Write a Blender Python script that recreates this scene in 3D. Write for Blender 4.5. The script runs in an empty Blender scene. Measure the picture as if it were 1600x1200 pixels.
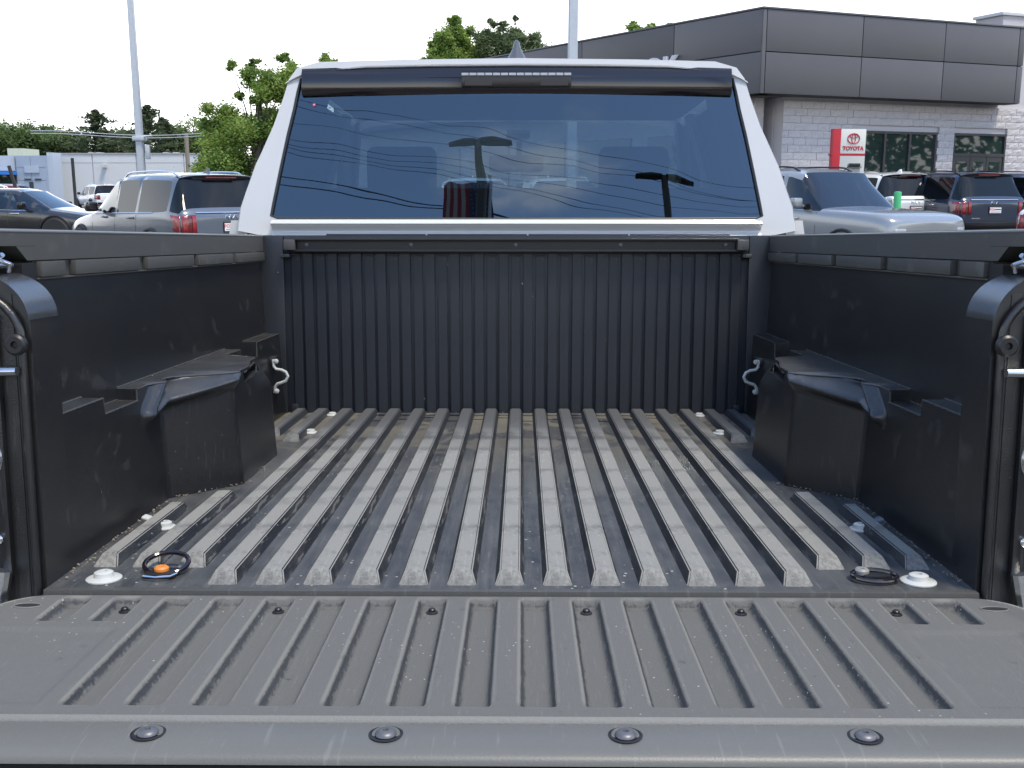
import bpy, bmesh, math, random
from mathutils import Vector, Matrix
from mathutils.bvhtree import BVHTree
random.seed(7)
R = math.radians
sc = bpy.context.scene
COL = sc.collection

# ------------------------------------------------------------------ camera
CAM_H = 1.42
cam_d = bpy.data.cameras.new('camera'); cam = bpy.data.objects.new('camera', cam_d); COL.objects.link(cam)
cam.location = (0, 0, CAM_H); cam.rotation_euler = (R(90 - 10.8), 0, 0)
cam_d.sensor_width = 36; cam_d.lens = 36.0; cam_d.clip_end = 2000; cam_d.clip_start = 0.05
sc.camera = cam

# ------------------------------------------------------------------ light
SUN_EL, SUN_AZ = 66, 132          # azimuth from +Y towards +X
wd = bpy.data.worlds.new('World'); sc.world = wd; wd.use_nodes = True
nt = wd.node_tree; nt.nodes.clear(); N = nt.nodes.new; Lk = nt.links.new
sky = N('ShaderNodeTexSky'); sky.sky_type = 'NISHITA'; sky.sun_disc = False
sky.sun_elevation = R(SUN_EL); sky.sun_rotation = R(SUN_AZ); sky.dust_density = 0.25; sky.air_density = 1.1; sky.ozone_density = 3.5
bg = N('ShaderNodeBackground'); bg.inputs[1].default_value = 0.10
out = N('ShaderNodeOutputWorld')
tc = N('ShaderNodeTexCoord'); sep = N('ShaderNodeSeparateXYZ'); Lk(tc.outputs['Generated'], sep.inputs[0])
hz = N('ShaderNodeMapRange'); hz.interpolation_type = 'SMOOTHSTEP'
hz.inputs['From Min'].default_value = 0.40; hz.inputs['From Max'].default_value = 0.12
hz.inputs['To Min'].default_value = 0.0; hz.inputs['To Max'].default_value = 0.92
Lk(sep.outputs['Z'], hz.inputs[0])
mp = N('ShaderNodeMapping'); mp.inputs['Scale'].default_value = (1.0, 1.0, 3.8); Lk(tc.outputs['Generated'], mp.inputs[0])
cn = N('ShaderNodeTexNoise'); cn.inputs['Scale'].default_value = 2.1; cn.inputs['Detail'].default_value = 7; cn.inputs['Roughness'].default_value = .55
Lk(mp.outputs[0], cn.inputs[0])
cr = N('ShaderNodeMapRange'); cr.interpolation_type = 'SMOOTHSTEP'
cr.inputs['From Min'].default_value = 0.55; cr.inputs['From Max'].default_value = 0.72; cr.inputs['To Max'].default_value = 0.8
Lk(cn.outputs[0], cr.inputs[0])
mx = N('ShaderNodeMath'); mx.operation = 'MAXIMUM'; Lk(hz.outputs[0], mx.inputs[0]); Lk(cr.outputs[0], mx.inputs[1])
mix = N('ShaderNodeMix'); mix.data_type = 'RGBA'; Lk(mx.outputs[0], mix.inputs['Factor']); Lk(sky.outputs[0], mix.inputs['A'])
mix.inputs['B'].default_value = (7.7, 7.6, 7.5, 1)
Lk(mix.outputs['Result'], bg.inputs[0]); Lk(bg.outputs[0], out.inputs[0])
sd = bpy.data.lights.new('sun', 'SUN'); sd.energy = 1.4; sd.angle = R(14); sd.color = (1.0, .90, .72)
sun = bpy.data.objects.new('sun', sd); COL.objects.link(sun)
dv = Vector((math.sin(R(SUN_AZ)) * math.cos(R(SUN_EL)), math.cos(R(SUN_AZ)) * math.cos(R(SUN_EL)), math.sin(R(SUN_EL))))
sun.rotation_euler = (-dv).to_track_quat('-Z', 'Y').to_euler(); sun.location = (20, 5, 30)
sc.view_settings.view_transform = 'Standard'; sc.view_settings.look = 'None'
sc.view_settings.gamma = 1; sc.view_settings.use_curve_mapping = False
sc.view_settings.exposure = 1.6

# ------------------------------------------------------------------ materials
MATS = {}
def mat(name, col, rough=.5, metal=0., spec=.5, coat=0., noise=None, bump=None, dust=None, specks=None, streak=None, scratch=None):
    """noise=(scale, amount, colour2)  bump=(scale, dist)  dust=(colour, amount, scale) settles on upward faces"""
    if name in MATS: return MATS[name]
    m = bpy.data.materials.new(name); m.use_nodes = True; t = m.node_tree; b = t.nodes['Principled BSDF']
    n = t.nodes.new; l = t.links.new
    b.inputs['Base Color'].default_value = (*col, 1); b.inputs['Roughness'].default_value = rough
    b.inputs['Metallic'].default_value = metal; b.inputs['Specular IOR Level'].default_value = spec
    b.inputs['Coat Weight'].default_value = coat; b.inputs['Coat Roughness'].default_value = .10
    cur = None
    co = n('ShaderNodeTexCoord').outputs['Object'] if (noise or bump or dust or specks or streak or scratch) else None
    def tonoise(scale, det=5, ro=.6, vec=None):
        q = n('ShaderNodeTexNoise'); q.inputs['Scale'].default_value = scale; q.inputs['Detail'].default_value = det
        q.inputs['Roughness'].default_value = ro; l(vec or co, q.inputs[0]); return q.outputs[0]
    def mixc(fac, c2):
        nonlocal cur
        x = n('ShaderNodeMix'); x.data_type = 'RGBA'
        if isinstance(fac, (int, float)): x.inputs['Factor'].default_value = fac
        else: l(fac, x.inputs['Factor'])
        if cur is None: x.inputs['A'].default_value = (*col, 1)
        else: l(cur, x.inputs['A'])
        x.inputs['B'].default_value = (*c2, 1); cur = x.outputs['Result']
    def mr(v, a, c, d=0., e=1.):
        q = n('ShaderNodeMapRange'); q.inputs['From Min'].default_value = a; q.inputs['From Max'].default_value = c
        q.inputs['To Min'].default_value = d; q.inputs['To Max'].default_value = e; l(v, q.inputs[0]); return q.outputs[0]
    def mul(a, c):
        q = n('ShaderNodeMath'); q.operation = 'MULTIPLY'; l(a, q.inputs[0])
        if isinstance(c, (int, float)): q.inputs[1].default_value = c
        else: l(c, q.inputs[1])
        return q.outputs[0]
    if noise: mixc(mul(mr(tonoise(noise[0]), .3, .7), noise[1]), noise[2])
    if streak:   # (scale vec, amount, colour)
        mpn = n('ShaderNodeMapping'); mpn.inputs['Scale'].default_value = streak[0]; l(co, mpn.inputs[0])
        mixc(mul(mr(tonoise(1.0, 6, .65, mpn.outputs[0]), .45, .72), streak[1]), streak[2])
    if dust:
        g = n('ShaderNodeNewGeometry'); s = n('ShaderNodeSeparateXYZ'); l(g.outputs['Normal'], s.inputs[0])
        rag = n('ShaderNodeMath'); rag.operation = 'MULTIPLY_ADD'; l(tonoise(140, 4, .7), rag.inputs[0]); rag.inputs[1].default_value = .7; l(s.outputs['Z'], rag.inputs[2])
        up = mr(rag.outputs[0], .96, 1.27)
        d = mul(mul(mr(tonoise(dust[2], 8, .7), .28, .68), up), dust[1])
        mixc(d, dust[0])
        rr = n('ShaderNodeMapRange'); rr.inputs['To Min'].default_value = rough; rr.inputs['To Max'].default_value = min(.9, rough + .35)
        l(d, rr.inputs[0]); l(rr.outputs[0], b.inputs['Roughness'])
    if scratch:  # (scale, amount, colour)
        mpn = n('ShaderNodeMapping'); mpn.inputs['Scale'].default_value = (scratch[0] * 3.2, scratch[0] * .22, scratch[0] * .22)
        mpn.inputs['Rotation'].default_value = (.3, .2, .5); l(co, mpn.inputs[0])
        mixc(mul(mr(tonoise(1., 3, .5, mpn.outputs[0]), .62, .68), scratch[1]), scratch[2])
    if specks:   # (scale, threshold, colour)
        v = n('ShaderNodeTexVoronoi'); v.inputs['Scale'].default_value = specks[0]; l(co, v.inputs[0])
        gate = mr(tonoise(specks[0] * .08, 3), .5, .58)
        a = mr(v.outputs['Distance'], specks[1], specks[1] * .6)
        mixc(mul(a, gate), specks[2])
    if cur is not None: l(cur, b.inputs['Base Color'])
    if bump:
        bb = n('ShaderNodeBump'); bb.inputs['Strength'].default_value = .8; bb.inputs['Distance'].default_value = bump[1]
        l(tonoise(bump[0], 4, .6), bb.inputs['Height']); l(bb.outputs[0], b.inputs['Normal'])
    MATS[name] = m; return m

def glass(name, tint, refl=1.0, bump=None, ior=1.5, extra=0.0):
    m = bpy.data.materials.new(name); m.use_nodes = True; t = m.node_tree; t.nodes.clear(); n = t.nodes.new; l = t.links.new
    o = n('ShaderNodeOutputMaterial'); mixs = n('ShaderNodeMixShader'); tr = n('ShaderNodeBsdfTransparent'); gl = n('ShaderNodeBsdfGlossy')
    gl.inputs['Roughness'].default_value = .0; gl.inputs['Color'].default_value = (.80, .92, 1, 1) if name == 'rear_window_glass' else (1, 1, 1, 1); tr.inputs[0].default_value = (*tint, 1)
    fr = n('ShaderNodeFresnel'); fr.inputs[0].default_value = ior
    ma = n('ShaderNodeMath'); ma.operation = 'MULTIPLY_ADD'; l(fr.outputs[0], ma.inputs[0]); ma.inputs[1].default_value = refl; ma.inputs[2].default_value = extra
    l(ma.outputs[0], mixs.inputs[0]); l(tr.outputs[0], mixs.inputs[1]); l(gl.outputs[0], mixs.inputs[2]); l(mixs.outputs[0], o.inputs[0])
    if bump:
        co = n('ShaderNodeTexCoord'); q = n('ShaderNodeTexNoise'); q.inputs['Scale'].default_value = bump[0]; q.inputs['Detail'].default_value = 1
        l(co.outputs['Object'], q.inputs[0]); b = n('ShaderNodeBump'); b.inputs['Distance'].default_value = bump[1]; b.inputs['Strength'].default_value = 1
        l(q.outputs[0], b.inputs['Height']); l(b.outputs[0], gl.inputs['Normal']); l(b.outputs[0], fr.inputs['Normal'])
    MATS[name] = m; return m

DUST = (.21, .20, .175)
M_side = mat('liner_wall', (.0085, .0092, .0105), .29, spec=.75, bump=(420, .0006), noise=(4, .5, (.015, .0145, .0155)), scratch=(60, .22, (.09, .085, .08)), specks=(34, .05, (.13, .13, .125)), dust=(DUST, .18, 8), streak=((3, 5, 9), .35, (.028, .026, .024)))
M_floor = mat('liner_floor', (.025, .027, .031), .36, bump=(300, .0012), dust=((.16, .16, .15), .34, 9), streak=((70, 3, 4), .45, (.13, .13, .125)), scratch=(55, .2, (.22, .22, .2)), specks=(45, .13, (.42, .4, .36)))
def floor_patches(m):
    t = m.node_tree; b = t.nodes['Principled BSDF']; n = t.nodes.new; l = t.links.new
    co = n('ShaderNodeTexCoord'); sp_ = n('ShaderNodeSeparateXYZ'); l(co.outputs['Object'], sp_.inputs[0])
    gr_ = n('ShaderNodeMapRange'); gr_.inputs['From Min'].default_value = -.25; gr_.inputs['From Max'].default_value = .55; l(sp_.outputs['Y'], gr_.inputs[0])
    q = n('ShaderNodeTexNoise'); q.inputs['Scale'].default_value = 6.5; q.inputs['Detail'].default_value = 6; q.inputs['Distortion'].default_value = .8; l(co.outputs['Object'], q.inputs[0])
    a = n('ShaderNodeMapRange'); a.inputs['From Min'].default_value = .49; a.inputs['From Max'].default_value = .53; a.inputs['To Max'].default_value = .75; l(q.outputs[0], a.inputs[0])
    mu = n('ShaderNodeMath'); mu.operation = 'MULTIPLY'; l(gr_.outputs[0], mu.inputs[0]); l(a.outputs[0], mu.inputs[1])
    x = n('ShaderNodeMix'); x.data_type = 'RGBA'; l(mu.outputs[0], x.inputs['Factor']); l(b.inputs['Base Color'].links[0].from_socket, x.inputs['A']); x.inputs['B'].default_value = (.17, .155, .12, 1)
    l(x.outputs['Result'], b.inputs['Base Color'])
floor_patches(M_floor)
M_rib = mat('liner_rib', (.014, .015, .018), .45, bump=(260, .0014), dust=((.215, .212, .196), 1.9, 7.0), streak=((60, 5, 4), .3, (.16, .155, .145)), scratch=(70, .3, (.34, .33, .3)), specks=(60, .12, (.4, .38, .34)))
def fade_front(m):     # darker toward the head board: its shade and dirt put into the colour
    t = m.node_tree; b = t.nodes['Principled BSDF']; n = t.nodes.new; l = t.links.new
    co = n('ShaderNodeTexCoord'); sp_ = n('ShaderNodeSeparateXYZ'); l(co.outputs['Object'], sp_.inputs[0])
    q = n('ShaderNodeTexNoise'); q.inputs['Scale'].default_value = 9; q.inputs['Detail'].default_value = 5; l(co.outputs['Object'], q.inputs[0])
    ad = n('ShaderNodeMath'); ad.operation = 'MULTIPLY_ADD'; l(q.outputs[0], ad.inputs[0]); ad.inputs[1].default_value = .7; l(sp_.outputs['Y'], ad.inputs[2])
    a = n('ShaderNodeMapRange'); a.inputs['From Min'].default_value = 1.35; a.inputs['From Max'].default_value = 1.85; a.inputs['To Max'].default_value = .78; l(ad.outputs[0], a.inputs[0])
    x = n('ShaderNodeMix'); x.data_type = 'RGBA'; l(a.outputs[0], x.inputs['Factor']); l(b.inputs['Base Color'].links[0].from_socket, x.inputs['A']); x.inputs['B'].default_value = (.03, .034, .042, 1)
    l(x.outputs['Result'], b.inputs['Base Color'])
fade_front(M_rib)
M_head = mat('liner_head', (.013, .0155, .021), .42, bump=(300, .0006), noise=(6, .5, (.020, .024, .033)), streak=((20, 4, 3), .2, (.045, .047, .052)), specks=(26, .09, (.45, .45, .42)))
M_gate = mat('gate_liner', (.026, .029, .033), .52, bump=(520, .0018), noise=(300, .8, (.05, .05, .048)), dust=((.112, .112, .106), 5, 26), streak=((14, 5, 5), .12, (.16, .158, .148)), scratch=(90, .12, (.26, .25, .23)), specks=(70, .11, (.42, .41, .37)))
M_gatepan = mat('gate_pan', (.082, .085, .086), .5, bump=(520, .0016), noise=(300, .8, (.14, .14, .135)), streak=((12, 5, 5), .45, (.17, .17, .16)), scratch=(90, .3, (.3, .3, .28)))
M_cap = mat('rail_cap', (.054, .052, .047), .5, bump=(600, .0007), noise=(500, .5, (.085, .086, .084)), scratch=(50, .2, (.18, .18, .17)))
M_strip = mat('gate_trim', (.115, .115, .106), .42, bump=(400, .0004), noise=(3, .5, (.135, .132, .122)), scratch=(40, .35, (.2, .2, .19)))
M_black = mat('black_plastic', (.012, .012, .013), .4)
M_gloss = mat('gloss_black', (.010, .006, .006), .08, coat=.6)
M_white = mat('pearl_white_paint', (.52, .52, .515), .28, coat=.9, noise=(900, .25, (.47, .47, .465)))
M_bolt = mat('grey_coated_bolt', (.48, .49, .47), .5, noise=(40, .5, (.36, .36, .34)))
M_zinc = mat('zinc_steel', (.68, .69, .70), .25, metal=1., noise=(60, .4, (.4, .4, .4)))
M_steel = mat('satin_steel', (.14, .14, .15), .45, metal=.5)
M_orange = mat('orange_plastic', (.62, .20, .03), .5)
M_tyre = mat('tyre_rubber', (.02, .02, .02), .8)
M_rim = mat('alloy_rim', (.45, .46, .47), .3, metal=.8)
M_cloth = mat('seat_cloth', (.03, .033, .04), .8)
M_red = mat('red_lamp', (.24, .008, .014), .12, coat=1., bump=(90, .002))
M_darkred = mat('dark_red_lamp', (.10, .005, .008), .15, coat=1.)
M_led = mat('clear_led', (.36, .37, .39), .15, coat=.5)
M_chrome = mat('chrome_trim', (.78, .79, .80), .15, metal=1.)
M_plate = mat('plate_white', (.75, .75, .74), .5)
M_platered = mat('plate_red', (.60, .03, .05), .5)
M_ink = mat('dark_ink', (.02, .02, .02), .6)
M_asph = mat('asphalt', (.055, .055, .056), .9, bump=(60, .01), noise=(.8, .6, (.075, .074, .072)))
def wear_and_crease_shade(m, lo, hi, col, amt):
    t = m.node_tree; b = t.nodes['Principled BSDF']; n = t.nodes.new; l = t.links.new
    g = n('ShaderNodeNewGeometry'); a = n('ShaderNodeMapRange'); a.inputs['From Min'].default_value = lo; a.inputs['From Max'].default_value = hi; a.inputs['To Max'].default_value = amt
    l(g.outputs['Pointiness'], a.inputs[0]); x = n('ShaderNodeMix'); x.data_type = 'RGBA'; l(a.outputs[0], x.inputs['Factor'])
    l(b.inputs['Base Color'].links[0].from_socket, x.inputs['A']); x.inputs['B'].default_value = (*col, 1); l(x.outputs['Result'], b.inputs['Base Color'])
wear_and_crease_shade(M_gate, .518, .56, (.30, .29, .26), .5)
wear_and_crease_shade(M_gate, .47, .42, (.04, .04, .038), .5)  # darkens the concave creases: occlusion shade put into the colour
M_gatee = mat('gate_edge', (.15, .148, .138), .6, noise=(300, .8, (.17, .17, .16)), bump=(500, .001))
M_capedge = mat('cap_edge_highlight', (.12, .12, .115), .28)
M_edge = mat('polished_edge_highlight', (.055, .055, .052), .24)  # lighter grey puts the ledge edges' highlights and wear into the colour
M_shoulder = mat('shoulder_steel', (.42, .43, .45), .26, metal=.9)
M_winr = glass('rear_window_glass', (.15, .21, .25), 2.8, bump=(3.2, .0010), extra=.015)
M_wind = glass('windshield_glass', (.75, .82, .80), 1.0)
M_priv = mat('privacy_glass', (.006, .008, .010), .03, spec=.38)
M_clr = glass('car_glass', (.42, .50, .50), 1.5, extra=.02)
M_tint = glass('cab_side_glass', (.10, .12, .13), 1.2)
M_galv = mat('galvanised_steel', (.50, .53, .56), .45, metal=.3, noise=(14, .5, (.40, .43, .46)))

# ------------------------------------------------------------------ helpers
def link(name, me, m=None, parent=None, smooth=None):
    if m is not None: me.materials.append(m)
    if smooth is not None:
        for p in me.polygons: p.use_smooth = True
        me.set_sharp_from_angle(angle=R(smooth))
    o = bpy.data.objects.new(name, me); COL.objects.link(o)
    if parent: o.parent = parent
    return o
def from_bm(name, bm, m=None, parent=None, smooth=35, off=None):
    bmesh.ops.recalc_face_normals(bm, faces=bm.faces[:])
    me = bpy.data.meshes.new(name); bm.to_mesh(me); bm.free()
    if off is not None: me.transform(Matrix.Translation(off))
    return link(name, me, m, parent, smooth)
def pyd(name, v, f, m=None, parent=None, smooth=35, off=None):
    me = bpy.data.meshes.new(name); me.from_pydata([tuple(q) for q in v], [], f); me.update()
    if off is not None: me.transform(Matrix.Translation(off))
    return link(name, me, m, parent, smooth)
def tag(o, label=None, cat=None, group=None, kind=None):
    if label: o['label'] = label
    if cat: o['category'] = cat
    if group: o['group'] = group
    if kind: o['kind'] = kind
    return o
def empty(name, loc, rot=(0, 0, 0), label=None, cat=None, group=None):
    o = bpy.data.objects.new(name, None); COL.objects.link(o); o.location = loc; o.rotation_euler = rot
    o.empty_display_size = .2
    return tag(o, label, cat, group)
def copy_tree(o, parent=None):
    c = o.copy(); COL.objects.link(c); c.parent = parent
    for ch in list(o.children): copy_tree(ch, c)
    return c
def bbox(bm, x0, x1, y0, y1, z0, z1, bev=0., seg=2, M=None):
    r = bmesh.ops.create_cube(bm, size=1); vs = r['verts']
    for v in vs: v.co = Vector(((x0 + x1) / 2 + v.co.x * (x1 - x0), (y0 + y1) / 2 + v.co.y * (y1 - y0), (z0 + z1) / 2 + v.co.z * (z1 - z0)))
    allv = set(vs)
    if bev > 0:
        es = list({e for v in vs for e in v.link_edges})
        g = bmesh.ops.bevel(bm, geom=es, offset=bev, segments=seg, affect='EDGES', profile=.6)
        allv = {v for f in g['faces'] for v in f.verts} | {v for v in vs if v.is_valid}
    if M is not None:
        for v in allv: v.co = M @ v.co
def box(name, x0, x1, y0, y1, z0, z1, m, parent=None, bev=0., seg=2, off=None, M=None):
    bm = bmesh.new(); bbox(bm, x0, x1, y0, y1, z0, z1, bev, seg, M); return from_bm(name, bm, m, parent, off=off)
def btube(bm, pts, r, seg=10, closed=False, caps=True):
    pts = [Vector(p) for p in pts]; n = len(pts); rings = []
    rr = r if isinstance(r, (list, tuple)) else [r] * n
    up = None
    for i, p in enumerate(pts):
        if closed: d = pts[(i + 1) % n] - pts[i - 1]
        else: d = pts[min(i + 1, n - 1)] - pts[max(i - 1, 0)]
        d.normalize()
        if up is None:
            a = Vector((0, 0, 1)) if abs(d.z) < .9 else Vector((1, 0, 0)); up = d.cross(a).normalized()
        up = (up - d * up.dot(d)).normalized(); w = d.cross(up)
        rings.append([bm.verts.new(p + (up * math.cos(k * math.tau / seg) + w * math.sin(k * math.tau / seg)) * rr[i]) for k in range(seg)])
    for i in range(n if closed else n - 1):
        a = rings[i]; b = rings[(i + 1) % n]
        for k in range(seg): bm.faces.new((a[k], a[(k + 1) % seg], b[(k + 1) % seg], b[k]))
    if caps and not closed: bm.faces.new(rings[0][::-1]); bm.faces.new(rings[-1])
def tube(name, pts, r, m, parent=None, seg=10, closed=False, off=None):
    bm = bmesh.new(); btube(bm, pts, r, seg, closed); return from_bm(name, bm, m, parent, off=off)
def blathe(bm, prof, c=(0, 0, 0), axis='Z', seg=24):
    rings = []
    for r, h in prof:
        ring = []
        for k in range(seg):
            a = k * math.tau / seg; x, y = r * math.cos(a), r * math.sin(a)
            p = (x, y, h) if axis == 'Z' else ((h, x, y) if axis == 'X' else (x, h, y))
            ring.append(bm.verts.new(Vector(p) + Vector(c)))
        rings.append(ring)
    for a, b in zip(rings, rings[1:]):
        for k in range(seg): bm.faces.new((a[k], a[(k + 1) % seg], b[(k + 1) % seg], b[k]))
    bm.faces.new(rings[0][::-1]); bm.faces.new(rings[-1])
def lathe(name, prof, m, parent=None, c=(0, 0, 0), axis='Z', seg=24, off=None, smooth=35):
    bm = bmesh.new(); blathe(bm, prof, c, axis, seg); return from_bm(name, bm, m, parent, smooth, off=off)
def bprism(bm, poly, a0, a1, axis='Y', bev=0.):
    def P(u, v, a): return {'Y': (u, a, v), 'X': (a, u, v), 'Z': (u, v, a)}[axis]
    A = [bm.verts.new(P(u, v, a0)) for u, v in poly]; B = [bm.verts.new(P(u, v, a1)) for u, v in poly]
    n = len(poly); fs = [bm.faces.new(A[::-1]), bm.faces.new(B)]
    for i in range(n): fs.append(bm.faces.new((A[i], A[(i + 1) % n], B[(i + 1) % n], B[i])))
    if bev:
        bmesh.ops.recalc_face_normals(bm, faces=fs)
        bmesh.ops.bevel(bm, geom=list({e for f in fs for e in f.edges if e.calc_face_angle(0) > .6}), offset=bev, segments=2, affect='EDGES')
def prism(name, poly, a0, a1, m, parent=None, axis='Y', bev=0., off=None, smooth=35):
    bm = bmesh.new(); bprism(bm, poly, a0, a1, axis, bev); return from_bm(name, bm, m, parent, smooth, off=off)
def text_mesh(s, size, depth=.004, bold=0.):
    c = bpy.data.curves.new('t', 'FONT'); c.body = s; c.size = size; c.extrude = depth; c.align_x = 'CENTER'; c.align_y = 'CENTER'; c.offset = bold
    o = bpy.data.objects.new('t', c); COL.objects.link(o); bpy.context.view_layer.update()
    me = bpy.data.meshes.new_from_object(o.evaluated_get(bpy.context.evaluated_depsgraph_get()))
    bpy.data.objects.remove(o); bpy.data.curves.remove(c); return me
def at(px, py, d):       # a photograph pixel at forward distance d metres (world frame, level)
    a = (px - 800) / 1600; b = (py - 600) / 1600; P = R(10.8)
    y = math.cos(P) - b * math.sin(P); z = -math.sin(P) - b * math.cos(P)
    return Vector((a * d / y, d, CAM_H + z * d / y))
def smst(a, b, x):
    t = max(0., min(1., (x - a) / (b - a))); return t * t * (3 - 2 * t)

# ------------------------------------------------------------------ ground
def gz(y):
    P = [(-6, 0), (0, -.03), (2.4, -.107), (6.1, -.29), (8, -.30), (13, 0)]
    if y <= P[0][0] or y >= P[-1][0]: return 0.
    for (a, za), (b, zb) in zip(P, P[1:]):
        if a <= y <= b: return za + (zb - za) * (y - a) / (b - a)
ys = [-400, -60, -20, -6, -3, 0, 1.2, 2.4, 4, 6.1, 7, 8, 10, 13, 20, 21.5, 23, 40, 80, 200, 900]; xs = [-700, -60, -20, -8, -4, 0, 4, 5, 6, 7, 8, 20, 60, 700]
gv = [(x, y, gz(y) * (1 - smst(4, 12, abs(x))) + .13 * smst(20, 23, y) * smst(5, 8, x)) for y in ys for x in xs]
gf = [(j * len(xs) + i, j * len(xs) + i + 1, (j + 1) * len(xs) + i + 1, (j + 1) * len(xs) + i) for j in range(len(ys) - 1) for i in range(len(xs) - 1)]
tag(pyd('parking_lot', gv, gf, M_asph), kind='structure')
M_line = mat('road_paint', (.6, .6, .57), .8, noise=(6, .6, (.35, .35, .33)))
pl = bmesh.new()
for i in range(-6, 9):
    x = i * 2.75 + 1.3
    a = Vector((x, 17.5, .006)); d = Vector((-.5, .866, 0)) * 5.2; w = Vector((.05, .03, 0))
    pl.faces.new([pl.verts.new(q) for q in (a - w, a + w, a + d + w, a + d - w)])
tag(from_bm('parking_markings', pl, M_line), kind='structure')

# ================================================================== PICKUP TRUCK
YAW = math.atan(15 / 1600)
O = Vector((0, 1.0, -.86))          # root origin in bed coordinates (x right, y forward from the hinge line, z from the bed floor)
OFF = -O
Rt = Matrix.Rotation(-YAW, 3, 'Z') @ Matrix.Rotation(-R(2.87), 3, 'X')
truck = empty('pickup_truck', Rt @ (O - Vector((.0186, -1.565, .5507))) + Vector((0, 0, CAM_H)), Rt.to_euler(),
              'white crew cab pickup truck seen from behind with its tailgate down and black lined bed', 'pickup truck')
def part(name, parent=truck): return parent
# ---- bed floor
FW = .742
fl = bmesh.new()
bprism(fl, [(-.742, -.006), (-.742, 0), (.742, 0), (.742, -.006)], .012, 1.712, 'Y')
floor_o = from_bm('bed_floor', fl, M_floor, truck, off=OFF)
box('floor_edge', -.742, .742, -.0035, .012, -.03, .0012, M_cap, floor_o, bev=.0015, off=OFF)
def rib_mesh(y0, y1, endslope=.026, h=.018, wb=.0240, wt=.0160, y1slope=.01):
    bm = bmesh.new()
    v = [bm.verts.new(p) for p in [(-wb, y0, 0), (wb, y0, 0), (wb, y1, 0), (-wb, y1, 0), (-wt, y0 + endslope, h), (wt, y0 + endslope, h), (wt, y1 - y1slope, h), (-wt, y1 - y1slope, h)]]
    for f in [(4, 5, 6, 7), (0, 1, 5, 4), (1, 2, 6, 5), (2, 3, 7, 6), (3, 0, 4, 7)]: bm.faces.new([v[i] for i in f])
    es = [e for e in bm.edges if all(q.co.z > 0.001 for q in e.verts)] + [e for e in bm.edges if abs(e.verts[0].co.z - e.verts[1].co.z) > .001]
    bmesh.ops.bevel(bm, geom=es, offset=.0022, segments=2, affect='EDGES')
    bmesh.ops.recalc_face_normals(bm, faces=bm.faces[:])
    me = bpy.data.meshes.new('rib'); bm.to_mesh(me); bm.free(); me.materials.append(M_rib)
    for p in me.polygons: p.use_smooth = True
    me.set_sharp_from_angle(angle=R(30)); return me
PT = .0777
long_m = rib_mesh(.028, 1.70); mid_m = rib_mesh(.115, 1.70); s8 = rib_mesh(.115, .60); s8b = rib_mesh(1.22, 1.70); s9 = rib_mesh(.115, .50, wb=.021, wt=.013); s9b = rib_mesh(1.30, 1.70, wb=.021, wt=.013)
def put(name, me, x, y=0, z=0, parent=None):
    o = bpy.data.objects.new(name, me); COL.objects.link(o); o.parent = parent; o.location = Vector((x, y, z)) + OFF; return o
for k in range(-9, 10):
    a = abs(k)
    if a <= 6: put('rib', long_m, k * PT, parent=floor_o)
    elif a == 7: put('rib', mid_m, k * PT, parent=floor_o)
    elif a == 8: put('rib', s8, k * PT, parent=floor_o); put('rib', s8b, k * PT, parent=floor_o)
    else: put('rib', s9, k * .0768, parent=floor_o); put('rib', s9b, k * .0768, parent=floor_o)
# stamped cross steps in the channels at the front of the floor
st = bmesh.new()
for k in range(-6, 6):
    xc = (k + .5) * PT
    for yy, hh in ((1.66, .006), (1.56 + .03 * ((k * 7) % 3), .004)):
        bbox(st, xc - .015, xc + .015, yy - .012, yy + .012, 0.0005, hh, .0018)
stp = from_bm('cross_step', st, M_floor, floor_o, off=OFF); stp['kind'] = 'stuff'
# leaf litter / grit in the corners
gr = bmesh.new(); rnd = random.Random(3)
for i in range(260):
    s = rnd.choice((-1, 1)); t = rnd.random()
    if t < .5: yy = rnd.uniform(.03, .55); xx = s * (.738 - abs(rnd.gauss(0, .008)))
    elif t < .75: yy = rnd.uniform(.58, .74); xx = s * (.742 - (yy - .58) / .14 * .12 - abs(rnd.gauss(0, .008)))
    else: yy = 1.706 - abs(rnd.gauss(0, .012)); xx = rnd.uniform(-.7, .7)
    q = rnd.uniform(.0008, .0022); M = Matrix.Translation((xx, yy, .003 + q / 2)) @ Matrix.Rotation(rnd.uniform(0, 3), 4, Vector((rnd.random(), rnd.random(), rnd.random())).normalized())
    bbox(gr, -q, q, -q * .6, q * .6, -q * .4, q * .4, M=M)
g_o = from_bm('corner_grit', gr, mat('grit', (.24, .21, .16), .9, noise=(200, .8, (.2, .15, .1))), floor_o, off=OFF); g_o['kind'] = 'stuff'
# coated bolts on the floor
def bolt(x, y, rf=.0285, rd=.016, h=.014):
    b = lathe('floor_bolt', [(rf, 0), (rf, .002), (rf * .93, .0035), (rd * 1.05, .0045), (rd, .006), (rd * .95, h * .85), (rd * .7, h), (rd * .35, h), (rd * .3, h - .003)], M_bolt, floor_o, c=(x, y, .0005), off=OFF)
for s in (-1, 1):
    bolt(s * .667, .052); bolt(s * .672, .357, .021, .014, .013); bolt(s * .592, 1.35, .021, .013, .011); bolt(s * .585, 1.655, .021, .012, .010)
    cl = bmesh.new(); bbox(cl, -.016, .016, -.012, .012, .001, .007, .003, M=Matrix.Translation((s * .708, .378, .008)) @ Matrix.Rotation(s * -.35, 4, 'Y'))
    from_bm('floor_clip', cl, M_bolt if s < 0 else mat('grey_clip', (.12, .14, .17), .4), floor_o, off=OFF)
    lathe('clip_hole', [(.0145, 0), (.0145, .0012)], M_ink, floor_o, c=(s * .632, .385, .0004), off=OFF)
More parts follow.
